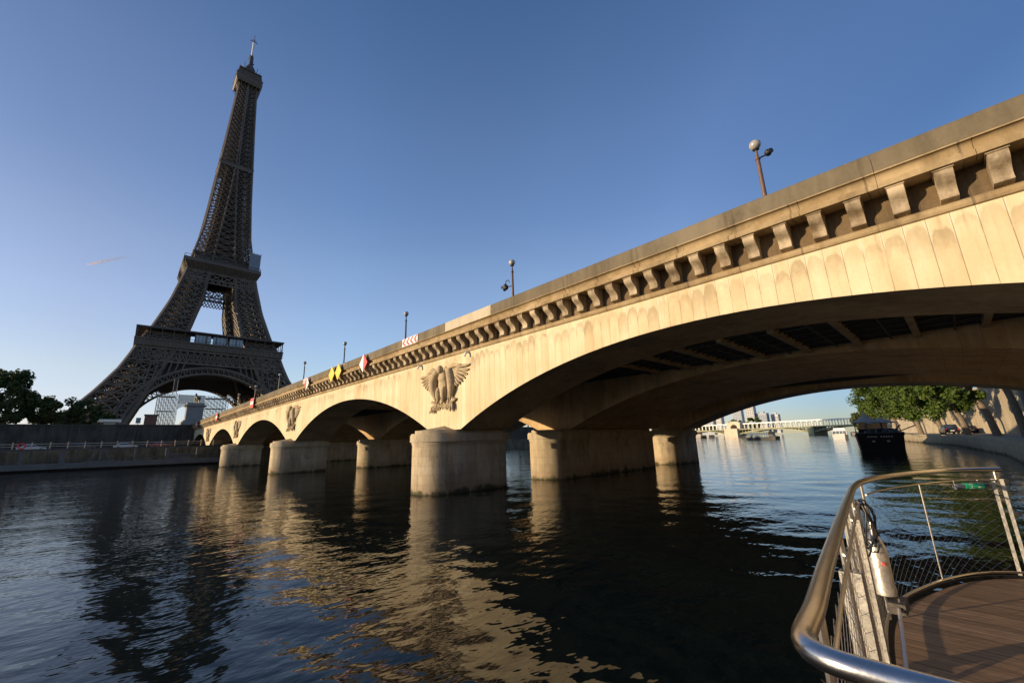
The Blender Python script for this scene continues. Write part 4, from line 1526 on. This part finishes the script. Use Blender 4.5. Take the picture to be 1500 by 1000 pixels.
for k, (y, paint, lb) in enumerate(((-7.2, 'car_red', 'red car parked on the far quay near the bridge end, behind the jetty rail'),
                                    (-13.5, 'car_silver', 'silver car parked on the far quay, next left of the red car'),
                                    (-20.5, 'car_paint', 'black car parked on the far quay, second left of the red car'),
                                    (-28.0, 'car_silver', 'silver car parked on the far quay at the left edge of the picture'))):
    t = thing('parked_car', (-112, y, 3.505), lb, 'car', CG, R(2 * k))
    car_mesh(t, 4.3, 1.8, 1.45, paint)

# ---------------------------------------------------------------- black barge
t = thing('black_barge', (14.0, 60, 0), 'black hulled river barge moored at the right quay with a peaked grey awning', 'boat', None, R(7.5))
def hull(mb, W, L, z0, z1, bow=5.0, sheer=.8, n=14, tip=.62):
    st = []
    for k in range(n + 1):
        y = L * k / n
        f = min(1, y / bow)
        hw = W / 2 * (tip + (1 - tip) * math.sin(f * math.pi / 2))
        zt = z1 + sheer * (1 - f) ** 2
        st.append([(-hw, y, zt), (-hw * .9, y + .15 * (1 - f), z0), (hw * .9, y + .15 * (1 - f), z0), (hw, y, zt)])
    for a, b in zip(st, st[1:]):
        for i in range(3):
            mb.quad(a[i], b[i], b[i + 1], a[i + 1])
        mb.quad(a[0], a[3], b[3], b[0])
    mb.poly(st[0])
    mb.poly(st[-1][::-1])
mb = MB()
hull(mb, 5.2, 36, -.4, 1.95, 5, .45, 14, .93)
h_ = mb.build('hull', 'hull_black', t, world=False)
mb = MB()
mb.tube([(-2.42, .0, 2.42), (-2.55, 2.5, 2.1), (-2.62, 5, 1.98), (-2.62, 34, 1.98)], .09, 6)
mb.tube([(2.42, .0, 2.42), (2.55, 2.5, 2.1), (2.62, 5, 1.98), (2.62, 34, 1.98)], .09, 6)
mb.tube([(-2.42, -.02, 2.42), (2.42, -.02, 2.42)], .09, 6)
mb.build('rub_rail', 'dark_metal', t, world=False)
mb = MB()
for x in (-.75, .75):
    mb.box(x - .16, x + .16, -.05, .02, 1.25, 1.43)
for k in range(9):
    x = -1.3 + .27 * k + (.25 if k > 3 else 0)
    mb.box(x, x + .17, -.03, .01, 1.85, 2.02)
mb.build('name_marks', 'canvas', t, world=False)
mb = MB()
# peaked awning: two masts, sagging canvas
def awn(cx, cy, zt, zb, w):
    n = 7
    for k in range(12):
        a0, a1 = k * math.pi / 6, (k + 1) * math.pi / 6
        prev = None
        for j in range(n + 1):
            f = j / n
            rr = w * f
            z = zt - (zt - zb) * (f ** .55)
            cur = ((cx + rr * math.cos(a0), cy + rr * 1.4 * math.sin(a0), z), (cx + rr * math.cos(a1), cy + rr * 1.4 * math.sin(a1), z))
            if prev:
                mb.quad(prev[0], prev[1], cur[1], cur[0])
            prev = cur
awn(-1.1, 3.6, 5.5, 3.9, 1.7)
awn(.7, 8.0, 4.8, 3.8, 2.0)
mb.build('awning', 'canvas', t, world=False, fix=False)
mb = MB()
for x, y, z in ((-1.1, 3.6, 5.6), (.7, 8.0, 4.9), (-2.4, 2.4, 3.9), (-2.4, 5.6, 3.9), (.5, 4.6, 3.9), (2.4, 9.4, 3.8), (-1.2, 9.6, 3.8)):
    mb.tube([(x, y, 2.0), (x, y, z)], .06, 6)
mb.build('awning_pole', 'dark_metal', t, world=False)
mb = MB()
mb.box(-2.1, 2.1, 10.5, 30, 2.1, 3.0)
mb.box(-1.9, 1.9, 22, 29, 3.0, 4.2)
mb.build('cabin', 'hull_black', t, world=False)
mb = MB()
mb.tube([(1.2, 2.0, 2.2), (2.4, 2.6, 3.4)], .09, 6)
mb.tube([(1.5, 1.6, 2.3), (3.9, 2.4, 3.3)], .07, 6)
mb.tube([(-.3, 1.0, 2.3), (-.1, 1.0, 2.9), (.4, 1.0, 2.95)], .16, 8)
for k in range(8):
    mb.ball((-1.2 + .42 * k, 1.4 + (k % 3) * .5, 2.5 + (k % 2) * .15), (.35, .35, .28), 8, 6)
mb.build('deck_gear', 'black', t, world=False)
mb = MB()
mb.tube([(1.7, .1, 2.6), (4.5, 5, 1.75)], .03, 5)
mb.build('mooring_rope', 'scaf', t, world=False)

# ---------------------------------------------------------------- other boats
def river_boat(loc, rz, L, W, name, label, group, hullm, roofm, glass, deckh=1.2, cab=2.3, railing=True):
    t = thing(name, loc, label, 'boat', group, rz)
    mb = MB()
    hull(mb, W, L, -.3, deckh, L * .25, .5)
    mb.build('hull', hullm, t, world=False)
    mb = MB()
    mb.box(-W * .42, W * .42, L * .18, L * .92, deckh, deckh + cab)
    mb.build('cabin', glass, t, world=False)
    mb = MB()
    mb.box(-W * .46, W * .46, L * .15, L * .94, deckh + cab, deckh + cab + .22)
    mb.build('roof', roofm, t, world=False)
    mb = MB()
    n = max(4, int(L / 1.8))
    for k in range(n + 1):
        y = L * (.18 + .74 * k / n)
        for s in (-1, 1):
            mb.box(s * W * .425 - .06, s * W * .425 + .06, y - .08, y + .08, deckh, deckh + cab)
    for x in np.linspace(-W * .42, W * .42, 5):
        mb.box(x - .06, x + .06, L * .18 - .06, L * .18 + .02, deckh, deckh + cab)
    mb.build('window_frame', roofm, t, world=False)
    if railing:
        mb = MB()
        for z in (.35, .75):
            for s in (-1, 1):
                mb.bar((s * W * .45, L * .02, deckh + z + .3), (s * W * .48, L * .98, deckh + z), .06)
        mb.build('railing', 'white_steel', t, world=False)
    return t
river_boat((-36.8, 207, 0), R(60), 17.5, 4.6, 'tour_boat', 'long glass sided tour boat with brown roof on the open water before the viaduct', None, 'pontoon_dark', 'bh_green', 'glass_blue', 1.0, 2.4)
t = river_boat((-9.2, 178, 0), R(8), 16, 4.8, 'river_cruiser', 'white river boat moored left of the black barge', None, 'white_steel', 'white', 'glass_blue', 1.4, 1.5)
mb = MB()
mb.box(-1.7, 1.7, 5, 11, 3.12, 4.0)
mb.build('wheelhouse', 'white', t, world=False)
# houseboat seen between the piers
t = thing('houseboat', (-76.5, 86, 0), 'white roofed houseboat seen in the gap between the two nearest bridge piers', 'boat', None, R(-42))
mb = MB()
hull(mb, 4.6, 16, -.3, 1.5, 4, .3)
mb.build('hull', 'hull_black', t, world=False)
mb = MB()
mb.box(-2.35, 2.35, .2, 15.5, 1.5, 2.1)
mb.build('gunwale', 'white', t, world=False)
mb = MB()
mb.box(-1.9, 1.9, 2, 13, 2.1, 4.3)
mb.build('cabin', 'wall_light', t, world=False)
for y in (3.2, 5.6, 8, 10.4):
    for s in (-1, 1):
        mb = MB()
        mb.box(s * 1.92 - .03, s * 1.92 + .03, y - .6, y + .6, 2.8, 3.8)
        mb.build('window', 'glass_dark', t, world=False)
for x in (-.9, .9):
    mb = MB()
    mb.box(x - .5, x + .5, 1.96, 1.99, 2.8, 3.8)
    mb.build('window', 'glass_dark', t, world=False)
mb = MB()
mb.poly([(-2.6, 1.2, 4.3), (2.6, 1.2, 4.3), (2.6, 13.6, 4.3), (-2.6, 13.6, 4.3)])
mb.quad((-2.6, 1.2, 4.3), (2.6, 1.2, 4.3), (1.6, 2.2, 5.5), (-1.6, 2.2, 5.5))
mb.quad((2.6, 1.2, 4.3), (2.6, 13.6, 4.3), (1.6, 12.6, 5.5), (1.6, 2.2, 5.5))
mb.quad((2.6, 13.6, 4.3), (-2.6, 13.6, 4.3), (-1.6, 12.6, 5.5), (1.6, 12.6, 5.5))
mb.quad((-2.6, 13.6, 4.3), (-2.6, 1.2, 4.3), (-1.6, 2.2, 5.5), (-1.6, 12.6, 5.5))
mb.quad((-1.6, 2.2, 5.5), (1.6, 2.2, 5.5), (1.6, 12.6, 5.5), (-1.6, 12.6, 5.5))
mb.build('roof', 'white', t, world=False)
mb = MB()
mb.tube([(-2.2, -.5, 1.5), (-2.2, -.5, 5.4)], .1, 6)
mb.build('mast', 'white', t, world=False)
# dark moored barges near the viaduct
BG = 'barges moored below the viaduct'
for k, (x, y, L, m, lb) in enumerate(((-150, 400, 26, 'hull_black', 'dark barge moored under the left end of the viaduct, by the third pier'),
                                      (-158, 440, 24, 'pontoon_dark', 'grey barge moored behind the dark barge at the left end of the viaduct'))):
    river_boat((x, y, 0), R(25), L, 5, 'moored_barge', lb, BG, m, 'pontoon_dark', 'pontoon', 1.4, 1.4, False)

# ---------------------------------------------------------------- white viaduct bridge downstream
VA, VB = Vector((-232, 528, 0)), Vector((-44, 480, 0))
vd = (VB - VA).normalized()
t = thing('steel_viaduct_bridge', (-150, 508, 0), 'distant two level bridge with a white columned viaduct over green steel arches', 'bridge')
vn = Vector((-vd.y, vd.x, 0))
VL = (VB - VA).length
def vp(s_, off, z):
    q = VA + vd * s_ + vn * off
    return (q.x, q.y, z)
mb = MB()
mb.bar(vp(-20, 0, 14.3), vp(VL + 30, 0, 14.3), 7, 1.1)
mb.build('viaduct_deck', 'white', t)
mb = MB()
mb.bar(vp(-20, 0, 8.2), vp(VL + 30, 0, 8.2), 24, .9)
mb.build('road_deck', 'bh_green', t)
n = 40
for k in range(n):
    mb = MB()
    s_ = VL * k / (n - 1)
    if abs(s_ - 80) < 8:
        continue
    for off in (-3, 3):
        mb = MB()
        mb.bar(vp(s_, off, 8.6), vp(s_, off, 12.9), .55)
        mb.bar(vp(s_, off, 12.88), vp(s_, off, 13.8), 1.0, 1.0)
        mb.build('viaduct_column', 'white_steel', t)
for a, b in ((8, 70), (88, 158), (164, 215)):
    for off in (-11, -5, 5, 11):
        mb = MB()
        pr = None
        for j in range(21):
            f = j / 20
            z = 3.2 + 4.2 * (1 - (2 * f - 1) ** 2)
            c = vp(a + (b - a) * f, off, z)
            if pr:
                mb.bar(pr, c, .7, .8)
                mb.bar(c, (c[0], c[1], 8), .3)
            pr = c
        mb.build('steel_arch', 'bh_green', t, fix=False)
mb = MB()
c0 = VA + vd * 79
def vbox(mb, s0, s1, o0, o1, z0, z1):
    mb.prism_z([vp(s0, o0, 0)[:2], vp(s1, o0, 0)[:2], vp(s1, o1, 0)[:2], vp(s0, o1, 0)[:2]], z0, z1)
vbox(mb, 71, 87, -14, 14, -1, 8.6)
vbox(mb, 70.5, 87.5, -14.5, 14.5, 8.6, 9.2)
vbox(mb, 71.5, 75, -7, 7, 9.2, 14)
vbox(mb, 83, 86.5, -7, 7, 9.2, 14)
vbox(mb, 71, 87, -7.5, 7.5, 14, 16.2)
vbox(mb, 74, 84, -6, 6, 16.2, 17.3)
for j in range(10):
    a0, a1 = math.pi * j / 10, math.pi * (j + 1) / 10
    s0, s1 = 79 + 4 * math.cos(a0), 79 + 4 * math.cos(a1)
    vbox(mb, min(s0, s1), max(s0, s1), -6.9, 6.9, 11.2 + 2.6 * min(math.sin(a0), math.sin(a1)), 14.02)
mb.build('stone_pier', 'bh_stone', t)
mb = MB()
vbox(mb, 159, 164, -13, 13, -1, 7.8)
mb.build('stone_pier', 'bh_green', t)

# tower blocks behind the viaduct
HG = 'tower blocks behind the viaduct'
def block(x, y, w, d, h, m, label, rows, cols):
    t = thing('tower_block', (x, y, 4), label, 'tower block', HG)
    mb = MB()
    mb.box(x - w / 2, x + w / 2, y - d / 2, y + d / 2, 4, h)
    mb.build('wall', m, t)
    mb = MB()
    mb.box(x - w * .25, x + w * .2, y - d * .3, y + d * .3, h, h + 3.5)
    mb.build('roof_plant', m, t)
    for r in range(rows):
        mb = MB()
        z = 8 + (h - 12) * r / rows
        zh = (h - 12) / rows * .55
        for c in range(cols):
            a = x - w / 2 + w * (c + .15) / cols
            mb.box(a, a + w * .7 / cols, y - d / 2 - .1, y - d / 2 + .1, z, z + zh)
        for c in range(cols):
            a = y - d / 2 + d * (c + .15) / cols
            mb.box(x + w / 2 - .1, x + w / 2 + .1, a, a + d * .7 / cols, z, z + zh)
        mb.build('window_row', 'hi_w', t)
block(-345, 1180, 20, 22, 82, 'hi_a', 'tallest pale cream tower block above the viaduct', 18, 4)
block(-383, 1200, 22, 20, 78, 'hi_b', 'grey blue tower block, next left of the tallest cream one', 18, 4)
block(-428, 1190, 14, 22, 76, 'hi_a', 'slim white tower block, third from the left behind the bridge arch', 16, 3)
block(-460, 1190, 34, 22, 60, 'hi_b', 'wide grey tower block with dark windows at the left, by the third pier', 14, 6)
block(-500, 1200, 30, 22, 56, 'hi_c', 'brown tower block furthest left, touching the bridge arch', 12, 5)
block(-322, 1190, 24, 22, 54, 'hi_b', 'lower grey tower block right of the tallest cream one', 12, 5)
block(-298, 1210, 16, 20, 50, 'hi_a', 'low pale tower block at the right end of the group', 11, 4)

# ---------------------------------------------------------------- contrail
m, n_, b_ = mat('contrail_ice')
g = NG(n_)
p_, x_, y_, z_ = g.pos()
b_.inputs['Base Color'].default_value = (.95, .92, 1.0, 1)
b_.inputs['Roughness'].default_value = 1
tr = g.add('ShaderNodeBsdfTransparent')
mx = g.add('ShaderNodeMixShader')
al = g.ramp(x_, -19300, -11300, .95, .02)
g.link(al, mx.inputs[0])
g.link(tr.outputs[0], mx.inputs[1])
trl = g.add('ShaderNodeBsdfTranslucent')
trl.inputs[0].default_value = (1.0, .94, 1.0, 1)
m2 = g.add('ShaderNodeMixShader')
m2.inputs[0].default_value = .85
g.link(b_.outputs[0], m2.inputs[1])
g.link(trl.outputs[0], m2.inputs[2])
g.link(m2.outputs[0], mx.inputs[2])
g.link(mx.outputs[0], n_.nodes['Material Output'].inputs[0])
MT['contrail'] = m
D = 14000
A = CAM + Vector((-1.38, -.12, .45)) * D
B = CAM + Vector((-1.27, -.02, .47)) * D * .62
mb = MB()
N = 14
mb.tube([A.lerp(B, k / N) for k in range(N + 1)], [(22 + 22 * min(1, k / 3)) * (1 - .38 * k / N) for k in range(N + 1)], 10)
tag(mb.build('contrail', m, None, smooth=True), 'thin white aircraft trail in the sky left of the tower', 'contrail')

# ---------------------------------------------------------------- foreground boat deck
ZR, ZD = 2.278, 1.09
plan = [(22.6, -13.20), (21.9, -13.215), (21.52, -13.235), (21.43, -13.24), (21.37, -13.235), (21.325, -13.21), (21.297, -13.16), (21.285, -13.09), (21.27, -12.92), (21.21, -12.44), (21.05, -11.05), (20.93, -9.95), (20.90, -9.67), (20.875, -9.30), (20.875, -8.95), (20.93, -8.50), (21.03, -8.08), (21.19, -7.58), (21.36, -7.20), (21.52, -6.96), (21.70, -6.78), (21.88, -6.66)]
def catmull(P, n=6):
    P = [Vector(q) for q in P]
    out = []
    for i in range(len(P) - 1):
        p0, p1, p2, p3 = P[max(i - 1, 0)], P[i], P[i + 1], P[min(i + 2, len(P) - 1)]
        l = (p2 - p1).length
        m1 = (p2 - p0) * (l / max(1e-6, (p1 - p0).length + l)) if i else (p2 - p1)
        m2 = (p3 - p1) * (l / max(1e-6, (p3 - p2).length + l)) if i + 2 < len(P) else (p2 - p1)
        for k in range(n):
            u = k / n
            out.append(p1 * (2 * u ** 3 - 3 * u ** 2 + 1) + m1 * (u ** 3 - 2 * u ** 2 + u) + p2 * (-2 * u ** 3 + 3 * u ** 2) + m2 * (u ** 3 - u ** 2))
    out.append(P[-1])
    return out
rail = catmull(plan)
deckt = thing('boat_deck', (21.6, -10, 0), 'brown planked boat bow deck with a curved steel handrail in the right foreground', 'boat')
mb = MB()
left = [(q.x + .06, q.y) for q in rail if q.y > -13.19 or q.x < 21.4]
left = [(a, b) for a, b in left if b > -13.15]
deck_plan = [(24.2, -17), (21.2, -17), (21.25, -13.3)] + left + [(22.9, -6.5), (24.2, -7.5)]
mb.prism_z(deck_plan, ZD - .06, ZD)
mb.build('deck', 'deck', deckt)
mb = MB()
hp = [(a - .10 if a < 21.6 else a, b + (.05 if b > -7.2 else 0)) for a, b in deck_plan]
k = len(mb.v)
mb.prism_z(hp, -.4, ZD - .062)
mb.build('hull', 'hull_black', deckt)
mb = MB()
mb.tube([(q.x, q.y, ZR) for q in rail], .0275, 16)
mb.build('handrail', 'steel', deckt, smooth=True)
sub = [q for q in rail if q.y > -13.0]
fr = [q for q in rail if q.y > -9.1]
mb = MB()
mb.tube([(q.x + .012, q.y - .01, 2.155) for q in fr[2:]], .0085, 8)
mb.build('mid_rail', 'steel_thin', deckt, smooth=True)
mb = MB()
mb.tube([(q.x + .02, q.y, ZD + .06) for q in sub], .012, 8)
mb.build('bottom_rail', 'steel_thin', deckt, smooth=True)
mb = MB()
mb.tube([(q.x + .03, q.y, 2.17) for q in sub if q.y < -9.6], .008, 8)
mb.build('mid_rail', 'steel_thin', deckt, smooth=True)
# arc length param
def atlen(path):
    L = [0]
    for a, b in zip(path, path[1:]):
        L.append(L[-1] + (b - a).length)
    return L
def sample(path, L, s_):
    s_ = min(max(s_, 0), L[-1])
    for i in range(len(L) - 1):
        if L[i + 1] >= s_:
            return path[i].lerp(path[i + 1], (s_ - L[i]) / max(1e-9, L[i + 1] - L[i]))
    return path[-1]
def find_y(y):
    return min(sub, key=lambda q: abs(q.y - y))
def post(q, r=.012, z0=ZD, z1=ZR):
    mb = MB()
    mb.tube([(q.x + .01, q.y, z0), (q.x + .01, q.y, z1)], r, 8)
    return mb.build('rail_post', 'steel_thin', deckt, smooth=True)
for y in (-12.9, -11.75, -10.75, -10.1, -9.05):
    post(find_y(y), .013)
post(find_y(-7.62), .008, ZD + .06, 2.155)
q = rail[-3]
for dx in (-.02, .05):
    mb = MB()
    mb.box(q.x + dx - .016, q.x + dx + .016, q.y - .012, q.y + .012, ZD, 2.17)
    mb.build('rail_post', 'galv', deckt)
post(q, .011, 2.15, ZR)
# wire mesh
def net(path, z0, z1, cw, ch, r, name):
    # two families of wires crossing as flat diamonds
    mb = MB()
    L = atlen(path)
    T = L[-1]
    k_ = ch / cw
    run = (z1 - z0) / k_
    for sg in (1, -1):
        s0 = -run
        while s0 < T:
            pts = []
            for j in range(15):
                f = j / 14
                s_ = s0 + run * f
                if 0 <= s_ <= T:
                    q = sample(path, L, s_)
                    pts.append((q.x + .015, q.y, (z0 + (z1 - z0) * f) if sg > 0 else (z1 - (z1 - z0) * f)))
            if len(pts) > 1:
                mb.tube(pts, r, 4, False)
            s0 += cw
    mb.build(name, 'wire', deckt)
net([q for q in rail if q.y > -9.0][:-3], ZD + .06, 2.15, .15, .085, .0013, 'wire_mesh')
net([q for q in rail if -13.1 < q.y < -9.0], ZD + .06, 2.17, .15, .085, .0013, 'wire_mesh')
# galvanised uprights
for x, y, z1, wd in ((20.95, -10.28, 2.12, .105), (21.09, -11.42, 2.02, .10)):
    mb = MB()
    mb.box(x - wd / 2, x + wd / 2, y - .006, y + .006, ZD - .02, z1)
    mb.box(x - wd / 2, x - wd / 2 + .008, y + .006, y + .05, ZD - .02, z1)
    mb.box(x + wd / 2 - .008, x + wd / 2, y + .006, y + .05, ZD - .02, z1)
    pl_ = mb.build('guide_plate', 'galv', deckt)
    mb = MB()
    for k in range(7):
        zz = ZD + .12 + k * (z1 - ZD - .2) / 6
        for dx in (-.02,):
            mb.lathe([(.009, 0), (.009, .006)], (0, 0, 0), 8)
            for i in range(len(mb.v) - 16, len(mb.v)):
                a, b, c = mb.v[i]
                mb.v[i] = (x + dx + a, y - .006 - c, zz + b)
    mb.build('bolts', 'dark_metal', pl_)
mb = MB()
mb.tube([(20.925, -10.33, ZD), (20.925, -10.33, 2.2)], .013, 8)
mb.build('rail_post', 'steel_thin', deckt, smooth=True)
mb = MB()
mb.tube([(21.09, -10.5, ZD), (21.08, -10.2, ZD + .1), (21.05, -9.8, ZD + .25), (21.03, -9.55, ZD + .31)], .014, 8)
mb.build('bracket', 'steel_thin', deckt, smooth=True)
mb = MB()
mb.box(20.97, 21.08, -9.66, -9.42, ZD + .23, ZD + .31)
mb.build('bracket', 'tower_dark', deckt)
# black strip put in for the dark gap under the bottom rail
mb = MB()
for a, b in zip(fr, fr[1:]):
    mb.bar((a.x, a.y, ZD + .012), (b.x, b.y, ZD + .012), .02, .028)
mb.build('gap_strip', 'black', deckt, fix=False)

# canister
t = thing('metal_canister', (20.955, -9.52, ZD + .325), 'worn silver metal canister hanging upright inside the left handrail', 'canister')
mb = MB()
mb.lathe([(.055, 0), (.078, .012), (.080, .06), (.074, .10), (.074, .34), (.066, .39), (.046, .44), (.03, .47), (.02, .52)], (20.955, -9.52, ZD + .325), 20)
mb.build('shell', 'canister', t, smooth=True)
mb = MB()
mb.box(20.985, 21.005, -9.605, -9.592, ZD + .575, ZD + .60)
mb.build('red_label', 'red', t)
mb = MB()
mb.tube([(20.955, -9.52, ZD + .82), (20.95, -9.50, ZD + .9), (20.93, -9.48, ZD + .98)], .014, 8)
mb.build('valve', 'steel_thin', t, smooth=True)
# hose
t = None
mb = MB()
for k in range(7):
    f = k / 6
    x0, y0 = 20.925 + .03 * f, -9.80 + .22 * f
    dz = .05 * ((k * 3) % 4)
    pts = []
    for j in range(15):
        a = 2 * math.pi * j / 14 + .3 * k
        pts.append((x0 + (.045 + .008 * (k % 3)) * math.cos(a) + .01 * math.sin(3 * a + k), y0 + .05 * math.sin(a + k), 2.03 - dz * .5 + (.17 + .02 * (k % 2)) * math.sin(a)))
    mb.tube(pts, .0065, 6, False)
mb.tube([(20.97, -9.62, 1.98), (21.0, -9.56, 1.9), (20.955, -9.52, ZD + .88)], .010, 7)
tag(mb.build('coiled_hose', 'black', None, smooth=True), 'coiled black rubber hose looped under the handrail above the silver canister', 'hose')
# exit sign
ea, eb = Vector((21.475, -7.075, 0)), Vector((21.735, -6.80, 0))
ex = thing('exit_sign', (*((ea + eb) / 2)[:2], 2.08), 'green escape sign tube with white pictograms hanging from the rail in the far corner', 'sign')
dv = (eb - ea).normalized()
nv = Vector((dv.y, -dv.x, 0))
def ep(f, dn, z):
    q = ea.lerp(eb, f) + nv * dn
    return (q.x, q.y, z)
mb = MB()
mb.tube([ep(0, 0, 2.095), ep(1, 0, 2.095)], .034, 14)
mb.build('tube_housing', 'clear', ex, smooth=True)
mb = MB()
mb.tube([ep(.26, 0, 2.095), ep(.84, 0, 2.095)], .0365, 16)
mb.build('green_panel', 'green_sign', ex, smooth=True)
mb = MB()
def epc(f, a):
    return ep(f, .0385 * math.cos(a), 2.095 + .0385 * math.sin(a))
def patch_(f0, f1, a0, a1):
    mb.quad(epc(f0, a0), epc(f1, a0), epc(f1, a1), epc(f0, a1))
patch_(.36, .41, -.55, .75)
patch_(.46, .51, -.55, .75)
patch_(.41, .46, .55, .75)
patch_(.41, .46, -.55, -.38)
mb.poly([epc(.42, -.3), epc(.455, .0), epc(.455, .35), epc(.42, .2)])
patch_(.655, .685, -.1, .75)
mb.poly([epc(.60, -.05), epc(.67, -.6), epc(.74, -.05)])
mb.build('pictogram', 'white', ex, fix=False)
mb = MB()
for f in (.0, .75):
    mb.tube([ep(f, 0, 2.10), ep(f, .0, 2.165)], .006, 6)
mb.build('hanger', 'steel_thin', ex)
